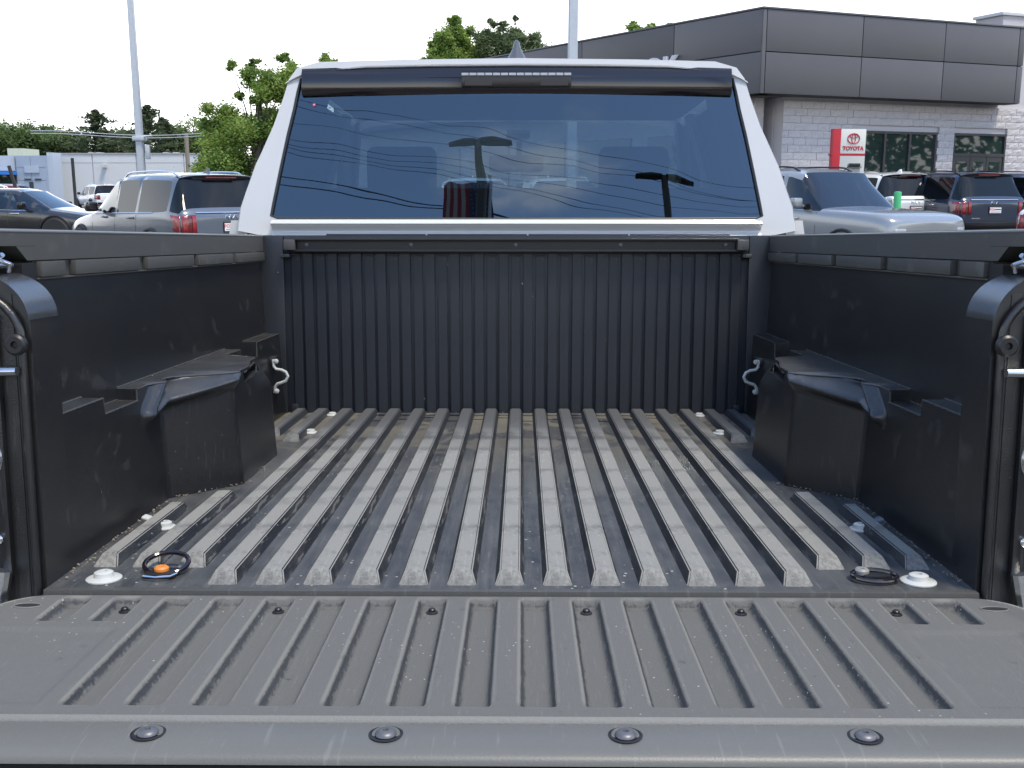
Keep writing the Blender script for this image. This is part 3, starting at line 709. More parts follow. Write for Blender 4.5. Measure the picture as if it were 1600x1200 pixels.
# cab sides, doors, windscreen, hood
bz = .62
for s in (-1, 1):
    side = bmesh.new(); bprism(side, [(s * .97, -.42), (s * 1.0, -.2), (s * 1.0, .2), (s * .985, .45), (s * .955, bz), (s * .90, bz), (s * .92, -.42)], 1.90, 4.1, 'Y')
    sd_ = from_bm('cab_side', side, M_white, cab, off=OFF)
    def pil(name, y0b, y1b, y0t, y1t, m, th=.03, i0=0.):
        v = []
        for inn in (i0, i0 + th):
            v += [(s * (.945 - inn), y0b, bz), (s * (.945 - inn), y1b, bz), (s * (.79 - inn), y1t, 1.095), (s * (.79 - inn), y0t, 1.095)]
        f = [(0, 1, 2, 3), (7, 6, 5, 4), (0, 4, 5, 1), (1, 5, 6, 2), (2, 6, 7, 3), (3, 7, 4, 0)]
        return pyd(name, v, f, m, sd_, off=OFF)
    pil('c_pillar', 2.12, 2.34, 2.18, 2.40, M_white); pil('b_pillar', 2.98, 3.10, 2.98, 3.08, M_gloss); pil('a_pillar', 4.02, 4.10, 3.30, 3.36, M_white)
    pil('pillar_trim', 1.95, 2.35, 2.05, 2.41, M_black, .02, .035); pil('pillar_trim', 2.97, 3.11, 2.97, 3.09, M_black, .02, .035); pil('pillar_trim', 4.00, 4.10, 3.28, 3.37, M_black, .02, .035)
    pil('door_glass', 2.345, 2.975, 2.405, 2.975, M_tint, .004); pil('door_glass', 3.105, 4.015, 3.085, 3.295, M_tint, .004)
    mm = box('door_mirror', *sorted((s * 1.0, s * 1.20)), 3.80, 3.92, .62, .86, M_white, cab, bev=.04, off=OFF)
    box('fender', *sorted((s * .60, s * 1.0)), 4.1, 5.80, -.30, .36, M_white, truck, bev=.05, off=OFF)
pyd('windshield', [(-.90, 4.10, .60), (.90, 4.10, .60), (.75, 3.35, 1.11), (-.75, 3.35, 1.11)], [(0, 1, 2, 3)], M_wind, cab, off=OFF)
hd = bmesh.new(); bprism(hd, [(4.0, .52), (4.1, .58), (4.6, .53), (5.5, .44), (5.75, .36), (5.82, .10), (5.80, -.30), (4.0, -.30)], -.72, .72, 'X', bev=.03); from_bm('hood', hd, M_white, truck, off=OFF)
prism('front_bumper', [(5.7, -.5), (5.95, -.48), (6.0, -.36), (5.95, -.25), (5.7, -.24)], -.98, .98, M_chrome, truck, axis='X', bev=.02, off=OFF)
prism('dashboard', [(3.75, .40), (3.72, .56), (3.85, .615), (4.05, .60), (4.05, .35)], -.88, .88, M_black, cab, axis='X', bev=.01, off=OFF)
box('cab_floor', -.93, .93, 1.87, 4.0, -.30, -.25, M_black, cab, off=OFF)
box('headliner', -.74, .74, 2.02, 3.30, 1.105, 1.113, mat('headliner_grey', (.04, .04, .042), .9), cab, off=OFF)
box('rear_bench', -.84, .84, 2.03, 2.17, .05, .735, M_cloth, cab, bev=.05, seg=3, off=OFF)
for x in (-.50, .50):
    seat = box('front_seat', x - .26, x + .26, 2.86, 3.0, -.05, .78, M_cloth, cab, bev=.06, seg=3, off=OFF)
    hr = bmesh.new(); bbox(hr, x - .15, x + .15, 2.90, 3.0, .74, .955, .045, 4); from_bm('headrest', hr, M_cloth, seat, off=OFF)
mi = box('interior_mirror', -.112 - .03, .155 - .03, 3.50, 3.53, .885, .965, M_black, cab, bev=.02, seg=3, off=OFF)
tube('mirror_stem', [(.005, 3.53, .95), (.005, 3.54, .99), (.005, 3.52, 1.03)], .014, M_black, mi, off=OFF)
box('sensor_housing', -.06, .06, 3.42, 3.50, 1.035, 1.08, M_black, mi, bev=.02, off=OFF)
tube('steering_wheel', [(-.45 + .19 * math.cos(t), 3.58 + .08 * math.sin(t), .47 + .17 * math.sin(t)) for t in [i * math.tau / 28 for i in range(28)]], .016, M_black, cab, closed=True, off=OFF)

# ================================================================== CARS
def make_car(name, loc, heading, paint, label, group=None, kind='suv', L=4.8, W=1.92, H=1.70, rails=M_chrome, glass_side=M_priv, rear_detail='kia', plate=True, scale=1., glass_front=M_clr):
    root = empty(name, loc, (0, 0, -R(heading)), label, 'car', group)
    w = W / 2; y0 = -L / 2
    cage = []; 
    # station: y, bottom z, half width, belt z, [p6, p7, p8] heights, widths
    if kind == 'suv':
        bz_ = 1.02 * H / 1.70; rz = H - .03
        S_ = [  # y, zb, w, belt, (x6,z6),(x7,z7),(z8)
            (0.00, .42, w * .84, .88, (w * .70, .93), (w * .55, .95), .955),
            (0.06, .34, w * .93, bz_ - .02, (w * .82, bz_ + .03), (w * .60, bz_ + .045), bz_ + .05),
            (0.12, .30, w * .955, bz_, (w * .86, bz_ + .06), (w * .72, bz_ + .09), bz_ + .10),
            (0.40, .26, w * .985, bz_ + .03, (w * .79, rz - .15), (w * .69, rz - .045), rz - .02),
            (0.47, .26, w * .99, bz_ + .03, (w * .80, rz - .12), (w * .68, rz - .02), rz + .005),
            (0.95, .25, w, bz_ + .01, (w * .815, rz - .11), (w * .69, rz), rz + .025),
            (1.50, .25, w, bz_ - .01, (w * .82, rz - .10), (w * .69, rz + .01), rz + .035),
            (1.58, .25, w, bz_ - .01, (w * .82, rz - .10), (w * .69, rz + .01), rz + .035),
            (2.32, .25, w, bz_ - .03, (w * .815, rz - .11), (w * .69, rz - .005), rz + .02),
            (2.40, .25, w, bz_ - .03, (w * .81, rz - .12), (w * .69, rz - .01), rz + .015),
            (2.66, .25, w, bz_ - .04, (w * .79, rz - .20), (w * .68, rz - .08), rz - .05),
            (3.42, .25, w * .99, bz_ - .06, (w * .84, bz_ - .03), (w * .70, bz_ - .0), bz_ + .03),
            (3.52, .25, w * .985, bz_ - .08, (w * .85, bz_ - .045), (w * .68, bz_ - .02), bz_ - .0),
            (4.20, .28, w * .95, bz_ - .16, (w * .80, bz_ - .11), (w * .62, bz_ - .08), bz_ - .06),
            (4.62, .33, w * .86, bz_ - .28, (w * .72, bz_ - .21), (w * .56, bz_ - .17), bz_ - .15),
            (4.80, .42, w * .70, bz_ - .42, (w * .60, bz_ - .36), (w * .50, bz_ - .33), bz_ - .32)]
        side_w = {4: 0, 6: 0, 8: 0}; sw = [(4, 6), (7, 8), (9, 11)]
        top_rear = (2, 3); top_front = (10, 11)
    elif kind == 'boxy':
        bz_ = 1.10; rz = H - .03
        S_ = [
            (0.00, .42, w * .90, .90, (w * .80, .95), (w * .6, .96), .965),
            (0.05, .34, w * .96, bz_ - .02, (w * .90, bz_ + .03), (w * .66, bz_ + .04), bz_ + .05),
            (0.10, .30, w * .98, bz_, (w * .89, bz_ + .05), (w * .76, bz_ + .08), bz_ + .09),
            (0.22, .26, w * .99, bz_ + .02, (w * .83, rz - .15), (w * .73, rz - .03), rz - .02),
            (0.30, .26, w * .99, bz_ + .01, (w * .84, rz - .12), (w * .73, rz - .01), rz + .005),
            (0.95, .25, w, bz_, (w * .85, rz - .11), (w * .74, rz), rz + .02),
            (1.60, .25, w, bz_ - .01, (w * .85, rz - .10), (w * .74, rz + .01), rz + .03),
            (1.68, .25, w, bz_ - .01, (w * .85, rz - .10), (w * .74, rz + .01), rz + .03),
            (2.42, .25, w, bz_ - .02, (w * .84, rz - .11), (w * .74, rz - .005), rz + .02),
            (2.50, .25, w, bz_ - .02, (w * .84, rz - .12), (w * .74, rz - .01), rz + .01),
            (2.80, .25, w, bz_ - .03, (w * .82, rz - .20), (w * .72, rz - .07), rz - .05),
            (3.36, .25, w, bz_ - .05, (w * .90, bz_ - .02), (w * .76, bz_ + .01), bz_ + .03),
            (3.46, .25, w, bz_ - .06, (w * .92, bz_ - .02), (w * .76, bz_ + .0), bz_ + .01),
            (4.30, .27, w * .99, bz_ - .10, (w * .91, bz_ - .06), (w * .72, bz_ - .03), bz_ - .02),
            (4.72, .30, w * .96, bz_ - .16, (w * .88, bz_ - .10), (w * .66, bz_ - .07), bz_ - .055),
            (4.86, .40, w * .90, bz_ - .30, (w * .82, bz_ - .24), (w * .60, bz_ - .21), bz_ - .20)]
        sw = [(4, 6), (7, 8), (9, 11)]; top_rear = (2, 3); top_front = (10, 11)
    else:  # sedan
        bz_ = .93; rz = H - .03
        S_ = [
            (0.00, .40, w * .80, .82, (w * .70, .88), (w * .5, .92), .93),
            (0.08, .34, w * .90, .90, (w * .80, .96), (w * .6, .985), .99),
            (0.45, .28, w * .96, .93, (w * .82, .985), (w * .6, 1.01), 1.02),
            (0.60, .26, w * .97, .94, (w * .80, 1.00), (w * .66, 1.03), 1.05),
            (1.25, .25, w * .99, .94, (w * .70, 1.24), (w * .60, 1.32), 1.345),
            (1.40, .25, w, .94, (w * .71, 1.27), (w * .60, 1.36), 1.38),
            (1.86, .25, w, .935, (w * .73, rz - .10), (w * .61, rz), rz + .015),
            (1.94, .25, w, .935, (w * .73, rz - .10), (w * .61, rz), rz + .02),
            (2.66, .25, w, .92, (w * .73, rz - .11), (w * .61, rz - .01), rz + .01),
            (2.74, .25, w, .92, (w * .72, rz - .13), (w * .61, rz - .03), rz - .005),
            (2.92, .25, w, .915, (w * .71, rz - .18), (w * .60, rz - .08), rz - .06),
            (3.72, .25, w * .98, .87, (w * .80, .92), (w * .66, .945), .97),
            (3.82, .25, w * .975, .86, (w * .80, .90), (w * .64, .925), .94),
            (4.40, .28, w * .94, .78, (w * .76, .83), (w * .58, .855), .865),
            (4.75, .32, w * .86, .68, (w * .70, .735), (w * .52, .755), .765),
            (4.90, .40, w * .70, .58, (w * .58, .62), (w * .45, .64), .65)]
        sw = [(4, 6), (7, 8), (9, 11)]; top_rear = (3, 4); top_front = (10, 11)
    Ls = S_[-1][0]
    bm = bmesh.new(); rings = []
    for (y, zb, ww, belt, p6, p7, z8) in S_:
        yy = y0 + y * L / Ls
        half = [(0, zb), (ww * .86, zb), (ww * .985, zb + .14), (ww, (zb + belt) * .5), (ww * .995, belt - .10), (ww * .96, belt), p6, p7, (0, z8)]
        half = [(a * 1, b) for a, b in half]
        ring = [bm.verts.new((a, yy, b)) for a, b in half] + [bm.verts.new((-a, yy, b)) for a, b in half[-2:0:-1]]
        rings.append(ring)
    n = len(rings[0])
    for i in range(len(rings) - 1):
        for k in range(n):
            j = (k + 1) % n
            f = bm.faces.new((rings[i][k], rings[i][j], rings[i + 1][j], rings[i + 1][k]))
            kk = k if k < 8 else 15 - k        # row index 0..7 symmetric
            mi_ = 0
            if kk == 5:
                for q, (a, b) in enumerate(sw):
                    if a <= i < b: mi_ = 1
            if kk in (7,) and top_rear[0] <= i < top_rear[1]: mi_ = 2
            if kk in (6,) and top_rear[0] <= i < top_rear[1]: mi_ = 2
            if kk == 5 and top_rear[0] <= i < top_rear[1] and kind == 'suv': mi_ = 2
            if kk in (7,) and top_front[0] <= i < top_front[1]: mi_ = 3
            if kk in (6,) and top_front[0] <= i < top_front[1]: mi_ = 3
            f.material_index = mi_
    def cap_(ring, flip):
        idx = [(0, 1, 15, 0)]
        # quads across from side to side
        pr = [(1, 15), (2, 14), (3, 13), (4, 12), (5, 11), (6, 10), (7, 9)]
        fs = []
        fs.append([ring[0], ring[1], ring[15]])
        for (a, b), (c, d) in zip(pr, pr[1:]): fs.append([ring[b], ring[a], ring[c], ring[d]])
        fs.append([ring[9], ring[7], ring[8]])
        for q in fs: bm.faces.new(q if not flip else q[::-1])
    cap_(rings[0], False); cap_(rings[-1], True)
    bmesh.ops.recalc_face_normals(bm, faces=bm.faces[:])
    # sharpen glass borders by crease
    cl_ = bm.edges.layers.float.new('crease_edge')
    for e in bm.edges:
        ms = {f.material_index for f in e.link_faces}
        if len(ms) > 1: e[cl_] = 1.0
    vl_ = bm.verts.layers.float.new('crease_vert')
    for v_ in bm.verts:
        ce = [e for e in v_.link_edges if e[cl_] > .5]
        if len(ce) == 2:
            d1 = (ce[0].other_vert(v_).co - v_.co).normalized(); d2 = (ce[1].other_vert(v_).co - v_.co).normalized()
            if d1.dot(d2) > -.75: v_[vl_] = .9
    me = bpy.data.meshes.new('cage'); bm.to_mesh(me); bm.free()
    for m in (paint, M_priv, M_priv, M_clr): me.materials.append(m)
    o = bpy.data.objects.new('cage', me); COL.objects.link(o)
    md = o.modifiers.new('s', 'SUBSURF'); md.levels = 2; md.render_levels = 2
    bpy.context.view_layer.update()
    ev = o.evaluated_get(bpy.context.evaluated_depsgraph_get()); me2 = bpy.data.meshes.new_from_object(ev)
    bpy.data.objects.remove(o)
    bv = [v.co.copy() for v in me2.vertices]; polys = [(list(p.vertices), p.material_index) for p in me2.polygons]
    tree = BVHTree.FromPolygons(bv, [p for p, _ in polys])
    def sub(nm, sel, m, thick=0):
        idx = {}; vv = []; ff = []
        for p in sel:
            q = []
            for a in p:
                if a not in idx: idx[a] = len(vv); vv.append(bv[a])
                q.append(idx[a])
            ff.append(q)
        return pyd(nm, vv, ff, m, root, smooth=40)
    body = sub('body', [p for p, m in polys if m == 0], paint)
    # split windows into islands
    for mi_, nm, gm in ((1, 'side_window', glass_side), (2, 'rear_window', M_priv if kind != 'sedan' else glass_side), (3, 'windshield', glass_front)):
        faces = [p for p, m in polys if m == mi_]
        vmap = {}
        par = list(range(len(faces)))
        def find(a):
            while par[a] != a: par[a] = par[par[a]]; a = par[a]
            return a
        for i, p in enumerate(faces):
            for v in p:
                if v in vmap: par[find(i)] = find(vmap[v])
                else: vmap[v] = i
        isl = {}
        for i, p in enumerate(faces): isl.setdefault(find(i), []).append(p)
        for g in isl.values():
            cx = sum(bv[v].y for p in g for v in p) / sum(len(p) for p in g)
            sub(nm, g, glass_front if (mi_ == 1 and cx > 0.1) else gm)
    def ray(origin, d):
        h = tree.ray_cast(Vector(origin), Vector(d)); return h[0] if h[0] else None
    def rear(x, z, off=.0):
        p = ray((x, y0 - 3, z), (0, 1, 0)); return (p - Vector((0, off, 0))) if p else Vector((x, y0 + .3, z))
    def sidep(y, z, s, off=0.):
        p = ray((s * 3, y, z), (-s, 0, 0)); return (p + Vector((s * off, 0, 0))) if p else Vector((s * w, y, z))
    def patch(nm, poly, fn, m, off=.012, parent=body, inn=-.02, n=3):
        pts = []
        for (a, b), (c, d) in zip(poly, poly[1:] + poly[:1]):
            for k in range(n): pts.append((a + (c - a) * k / n, b + (d - b) * k / n))
        cx = sum(p[0] for p in pts) / len(pts); cz = sum(p[1] for p in pts) / len(pts)
        b_ = bmesh.new(); rings_ = []
        for t, of in ((1.0, inn), (1.0, off * .6), (.93, off), (.5, off), ):
            rings_.append([b_.verts.new(fn(cx + (a - cx) * t, cz + (b - cz) * t, of)) for a, b in pts])
        c = b_.verts.new(fn(cx, cz, off))
        for r0, r1 in zip(rings_, rings_[1:]):
            for k in range(len(pts)): b_.faces.new((r0[k], r0[(k + 1) % len(pts)], r1[(k + 1) % len(pts)], r1[k]))
        for k in range(len(pts)): b_.faces.new((rings_[-1][k], rings_[-1][(k + 1) % len(pts)], c))
        return from_bm(nm, b_, m, parent, smooth=50)
    rear_f = lambda x, z, o_: rear(x, z, o_)
    # tail lamps
    for s in (-1, 1):
        if kind == 'suv':
            lx = [(.60, .80), (.60, 1.005)]
            tl = patch('tail_lamp', [(s * w * .66, .70), (s * w * .66, 1.0), (s * w * .93, 1.0), (s * w * .93, .70)], rear_f, M_darkred, .006)
            patch('lamp_element', [(s * w * .67, .715), (s * w * .67, .985), (s * w * .745, .985), (s * w * .745, .715)], rear_f, M_red, .022, tl)
            patch('lamp_element', [(s * w * .815, .715), (s * w * .815, .985), (s * w * .905, .985), (s * w * .905, .715)], rear_f, M_red, .022, tl)
            patch('lamp_wing', [(y0 + .10, .72), (y0 + .10, .98), (y0 + .34, 1.0), (y0 + .24, .86), (y0 + .26, .74)], lambda y, z, o_: sidep(y, z, s, o_), M_red, .012, tl)
        elif kind == 'boxy':
            patch('tail_lamp', [(s * w * .74, .70), (s * w * .74, 1.04), (s * w * .90, 1.04), (s * w * .90, .70)], rear_f, M_red, .015)
            front_f = lambda x, z, o_: (ray((x, -y0 + 3, z), (0, -1, 0)) or Vector((x, -y0 - .1, z))) + Vector((0, o_, 0))
            patch('head_lamp', [(s * w * .62, .70), (s * w * .62, .80), (s * w * .84, .80), (s * w * .84, .70)], front_f, M_led, .01)
        else:
            patch('tail_lamp', [(s * w * .45, .72), (s * w * .45, .86), (s * w * .76, .88), (s * w * .76, .74)], rear_f, M_red, .012)
        for yy in ((-.55, .50) if kind != 'sedan' else (-.50, .55)):
            hy = yy * L / 4.8 - .12; hz_ = .93 if kind != 'sedan' else .82
            b_ = bmesh.new(); ps = [sidep(hy + q, hz_, s, .035) for q in (-.10, -.06, 0, .06, .10)]; ps[0] = sidep(hy - .11, hz_, s, .0); ps[-1] = sidep(hy + .11, hz_, s, .0)
            btube(b_, ps, .016, 8); from_bm('door_handle', b_, paint if kind == 'suv' else M_chrome, body, smooth=50)
        my = (y0 + (2.95 if kind != 'sedan' else 3.15) * L / Ls); mz = (bz_ + .05)
        mp_ = sidep(my, mz - .10, s); b_ = bmesh.new()
        bbox(b_, s * (w + .12) - .10, s * (w + .12) + .10, my - .05, my + .10, mz - .05, mz + .12, .045, 3)
        btube(b_, [(s * (w - .06), my + .02, mz - .02), (s * (w + .06), my + .02, mz - .01)], .025, 8)
        from_bm('door_mirror', b_, M_gloss if kind != 'boxy' else paint, root, smooth=50)
        # door seams
        for yy in ((.98, 1.54, 2.36, 3.30) if kind != 'sedan' else (1.90, 2.70, 3.55)):
            ys_ = y0 + yy * L / Ls; zt = bz_ - .02
            if yy == .98: continue
            b_ = bmesh.new(); btube(b_, [sidep(ys_, z, s, -.001) for z in (.35, .5, .65, .8, zt - .06, zt - .01)], .005, 5); from_bm('door_seam', b_, M_ink, body)
        # window surround
        if rails:
            chain = []
            yA = y0 + .95 * L / Ls; yB = y0 + 3.2 * L / Ls
            pts = []
            for k in range(15):
                y = yA + (yB - yA) * k / 14; z = bz_ + .01 - .05 * k / 14
                pts.append(sidep(y, z, s, .006))
            tube('belt_trim', pts, .010, M_chrome, body, seg=6)
    if rails and kind != 'sedan':
        for s in (-1, 1):
            pts = []
            for k in range(13):
                t = k / 12; y = y0 + (.62 + 1.95 * t) * L / Ls
                h = ray((s * w * .64, y, 4), (0, 0, -1)); z = h.z
                pts.append((s * w * .64, y, z + .055 * min(1, math.sin(math.pi * t) * 3.2)))
            tube('roof_rail', pts, .016, rails, body, seg=8)
    if kind != 'sedan':
        # roof spoiler and rear glass header
        b_ = bmesh.new(); yy = y0 + .28 * L / Ls; yb = y0 + .50 * L / Ls; cols = []
        for k in range(13):
            u = -1 + k / 6; x = u * w * .74; h = ray((x * .93, yb, 4), (0, 0, -1)); zz = h.z + .008
            yk = yy + .10 * u * u
            cols.append([b_.verts.new(q) for q in ((x * .95, yb, zz + .002), (x, yk, zz - .035), (x, yk + .005, zz - .055), (x * .97, yk + .07, zz - .105 - .05 * (1 - u * u) * .6), (x * .95, yk + .16, zz - .10))])
        for a, b in zip(cols, cols[1:]):
            for q in range(4): b_.faces.new((a[q], a[q + 1], b[q + 1], b[q]))
        spn = from_bm('rear_spoiler', b_, M_gloss, body, smooth=30)
        # body coloured lid of the spoiler
        b_ = bmesh.new(); cols = []
        for k in range(13):
            u = -1 + k / 6; x = u * w * .74; h = ray((x * .93, yb, 4), (0, 0, -1)); zz = h.z + .012; yk = yy + .10 * u * u - .004
            cols.append([b_.verts.new(q) for q in ((x * .95, yb + .08, zz - .006), (x * .97, yb - .05, zz), (x, yk, zz - .028), (x, yk + .002, zz - .036))])
        for a, b in zip(cols, cols[1:]):
            for q in range(3): b_.faces.new((a[q], a[q + 1], b[q + 1], b[q]))
        from_bm('spoiler_lid', b_, paint, spn, smooth=60)
        hx_ = rear(0, H - .16, 0)
        box('high_brake_lamp', -.28, .28, yy + .008, yy + .02, H - .105, H - .088, M_red, spn)
        # antenna fin
        b_ = bmesh.new(); hh = ray((0, y0 + .75, 4), (0, 0, -1)).z
        prism('antenna_fin', [(y0 + .66, hh - .01), (y0 + .69, hh + .085), (y0 + .74, hh + .08), (y0 + .90, hh - .01)], -.018, .018, paint, body, axis='X', bev=.008)
        # garnish bar, badge, plate
        gb = [(-w * .70, .985), (w * .70, .985), (w * .70, 1.0), (-w * .70, 1.0)]
        b_ = bmesh.new(); btube(b_, [rear(-w * .66 + w * 1.32 * k / 10, 1.035, .012) for k in range(11)], .013, 6); from_bm('garnish_bar', b_, M_chrome, body)
        if rear_detail == 'kia':
            M = Matrix.Rotation(R(90), 4, 'X')
            p = rear(0, .975, .012); lines = [[(-.115, -.028), (-.098, .028)], [(-.098, -.004), (-.05, .028)], [(-.075, .012), (-.045, -.028), (-.02, .028)], [(-.02, .028), (.005, -.028)], [(.005, -.028), (.055, .028), (.085, -.028)]]
            lines = [[(-.14, -.03), (-.115, .03)], [(-.125, .0), (-.075, .03)], [(-.10, .012), (-.06, -.03), (-.025, .03), (.0, -.03)], [(.0, -.03), (.06, .03), (.10, -.03)]]
            lg = bmesh.new()
            for li in lines: btube(lg, [rear(a, .965 + b, .014) for a, b in li], .006, 5)
            from_bm('badge', lg, M_chrome, body)
            patch('model_badge', [(-w * .62, .60), (-w * .62, .622), (-w * .40, .622), (-w * .40, .60)], rear_f, M_chrome, .004)
        if plate:
            pz = .80; pp_ = rear(0, pz, .012)
            ty = min(rear(x, z, .014).y for x in (-.16, .16) for z in (.72, .88))
            pf = box('licence_plate', -.17, .17, ty - .006, ty + .012, pz - .085, pz + .085, M_ink, body, bev=.004)
            box('plate_face', -.155, .155, ty - .009, ty - .0065, pz - .068, pz + .060, M_plate, pf)
            tm = text_mesh('FOX', .075, .001, .001); tm.transform(Matrix.Translation((-.085, ty - .0105, pz + .012)) @ Matrix.Rotation(R(90), 4, 'X')); link('plate_print', tm, M_platered, pf)
            for q in (.025,): box('plate_band', -.01, .145, ty - .0105, ty - .0095, pz + .002, pz + q, M_ink, pf)
            box('plate_band', -.13, .13, ty - .0105, ty - .0095, pz - .048, pz - .040, M_ink, pf)
            # dark tailgate seam and lower cladding
            patch('tailgate_seam', [(-w * .86, .565), (w * .86, .565), (w * .86, .575), (-w * .86, .575)], rear_f, M_ink, .003)
        patch('bumper_cladding', [(-w * .82, .36), (w * .82, .36), (w * .86, .52), (-w * .86, .52)], rear_f, M_black, .02, n=8)
    # wheels
    yf, yb_ = y0 + L * .80, y0 + L * .21
    for s in (-1, 1):
        for y in (yf, yb_):
            pts = [sidep(y + .40 * math.cos(t), .36 + .40 * math.sin(t), s, .006) for t in [R(10 + i * 16) for i in range(11)]]
            tube('arch_trim', pts, .028, M_black, body, seg=6)
            lathe('wheel_well', [(.385, 0), (.385, .02)], M_ink, body, c=(s * (w - .03) - .01, y, .36), axis='X', seg=24)
            wheel(root, s * (w - .09), y, .355, r=.355, w=.23, s=s)
    # dark cabin seats seen through clear glass
    return root

P_grey = mat('grey_metallic_paint', (.095, .115, .145), .30, metal=.12, coat=1.)
P_silver = mat('silver_grey_paint', (.27, .285, .30), .28, metal=.35, coat=1.)
P_navy = mat('navy_paint', (.018, .028, .055), .22, coat=1., metal=.2)
P_blue = mat('deep_blue_paint', (.012, .03, .09), .22, coat=1., metal=.2)
P_whitec = mat('white_car_paint', (.70, .71, .70), .25, coat=1.)
P_black = mat('black_car_paint', (.018, .017, .017), .18, coat=1.)

def car_at(px, d, heading, *a, **k):
    p = at(px, 300, d); return (p.x, d, 0), heading
def place(name, px, d, heading, paint, label, **k):
    p = at(px, 300, d); return make_car(name, (p.x, p.y, .13 if (d > 23 and px > 1300) else 0), heading, paint, label, **k)
g1 = 'cars parked on the dealership lot'
c1 = place('parked_suv', 254, 18.9, -45, P_grey, 'grey suv with silver roof rails and red split tail lamps left of the truck cab', group=g1)
c2 = place('parked_sedan', 28, 26.5, 97, P_black, 'black sedan in side view with chrome window line at the left edge', group=g1, kind='sedan', L=4.9, W=1.86, H=1.46, glass_side=M_clr, rear_detail=None, plate=False)
c3 = place('parked_suv', 1280, 18.6, 150, P_silver, 'boxy silver suv facing the right with a wide flat hood beside the truck cab', group=g1, kind='boxy', L=4.9, W=1.98, H=1.79, rails=M_black, rear_detail=None, plate=False)
c4 = place('parked_suv', 1345, 27.5, -14, P_whitec, 'white suv with black spoiler parked behind the silver hood and green post', group=g1)
c5 = place('parked_suv', 1455, 26.5, -14, P_navy, 'navy blue suv with black spoiler and white dealer plate at the right', group=g1, rails=M_black)
c6 = place('parked_suv', 1560, 27, -14, P_blue, 'deep blue suv with bright window trim cut by the right edge above the rail', group=g1, plate=False)
c7 = place('parked_suv', 1708, 19.2, 34, P_whitec, 'white suv of which only a red tail lamp shows at the right edge', group=g1, plate=False)
c8 = place('parked_suv', 742, 25.5, 176, P_whitec, 'white suv seen through the truck cab left of the lamp pole', group=g1, plate=False)
c9 = place('parked_suv', 878, 25.5, 170, P_whitec, 'white suv seen through the truck cab in front of the lamp pole', group=g1, plate=False)
c10 = place('parked_suv', 152, 72, -42, P_whitec, 'small far white car between the black sedan and the grey suv', group=g1, plate=False, L=4.4)
for i, px in enumerate((-4, 14, 30)):
    place('parked_car', px, 66 + i * 2, 30, (P_whitec, mat('red_car_paint', (.30, .02, .03), .25, coat=1.), P_navy)[i], ('far white car in front of the blue banded building', 'far dark red car in front of the blue banded building', 'far navy car in front of the blue banded building')[i], group=g1, plate=False, L=4.4)

# ================================================================== DEALERSHIP BUILDING (right)
M_fasc = mat('charcoal_metal_panel', (.085, .082, .088), .45, noise=(1.2, .4, (.10, .097, .103)), bump=(200, .0006))
tfa = M_fasc.node_tree; oi = tfa.nodes.new('ShaderNodeObjectInfo'); hsv = tfa.nodes.new('ShaderNodeHueSaturation'); mrr = tfa.nodes.new('ShaderNodeMapRange')
mrr.inputs['To Min'].default_value = .84; mrr.inputs['To Max'].default_value = 1.12; tfa.links.new(oi.outputs['Random'], mrr.inputs[0]); tfa.links.new(mrr.outputs[0], hsv.inputs['Value'])
bfa = tfa.nodes['Principled BSDF']; tfa.links.new(bfa.inputs['Base Color'].links[0].from_socket, hsv.inputs['Color']); tfa.links.new(hsv.outputs[0], bfa.inputs['Base Color'])
M_joint = mat('panel_joint', (.015, .015, .016), .7)
M_block = mat('split_face_block', (.56, .53, .53), .9, noise=(3, .6, (.47, .445, .445)), bump=(28, .03))
M_mortar = mat('mortar', (.53, .50, .50), .95)
M_frame = mat('dark_window_frame', (.03, .032, .034), .4)
M_pane = mat('reflective_pane', (.02, .035, .033), .02, spec=.7)
C0 = at(1190, 80, 28.0); C0.z = 0
aR = R(68); dR = Vector((math.sin(aR), math.cos(aR), 0)); aL = R(-35); dL = Vector((math.sin(aL), math.cos(aL), 0))
def frame_rot(d):   # local x along d, local -y is outward (towards the camera)
    return math.atan2(d.y, d.x)
bld = empty('dealership_building', C0, (0, 0, frame_rot(dR)), 'block dealership building with charcoal panel fascia behind the cars on the right', 'building')
Mi = bld.matrix_basis.copy(); Mi = Matrix.Translation(C0) @ Matrix.Rotation(frame_rot(dR), 4, 'Z'); Minv = Mi.inverted()
# local frame: x along right face, y into the building
FB = at(1190, 146, 28).z; FT = at(1190, 13, 28).z
def SR(px, w=0.):      # distance along the right face at which a photo column falls, w metres into the building
    a = (px - 800) / 1600 / 1.029; n_ = Vector((-dR.y, dR.x, 0)) * w
    return (a * (C0.y + n_.y) - C0.x - n_.x) / (dR.x - a * dR.y)
FL = SR(1589)
fas = box('fascia_backing', .05, FL, .05, .55, FB, FT - .03, M_joint, bld)
ed = [.12, SR(1339), SR(1466), SR(1580)]
zm = at(1190, 80, 28).z
pm = {}
def panel(x0, x1, z0, z1, y=0., parent=fas):
    return box('fascia_panel', x0 + .012, x1 - .012, y - .02, y + .045, z0 + .012, z1 - .012, M_fasc, parent, bev=.006)
for a, b in zip(ed, ed[1:]):
    for z0, z1 in ((FB, zm), (zm, FT)): panel(a, b, z0, z1)
for z0, z1 in ((FB, zm), (zm, FT)): panel(ed[3], FL, z0, z1)
box('fascia_panel', .0, .11, -.02, .045, FB + .01, FT - .01, M_fasc, fas, bev=.006)
box('coping', -.03, FL + .04, -.045, .60, FT, FT + .05, M_fasc, bld, bev=.01)
box('soffit', .05, FL, .551, 2.2, FB + .02, FB + .10, M_fasc, bld)
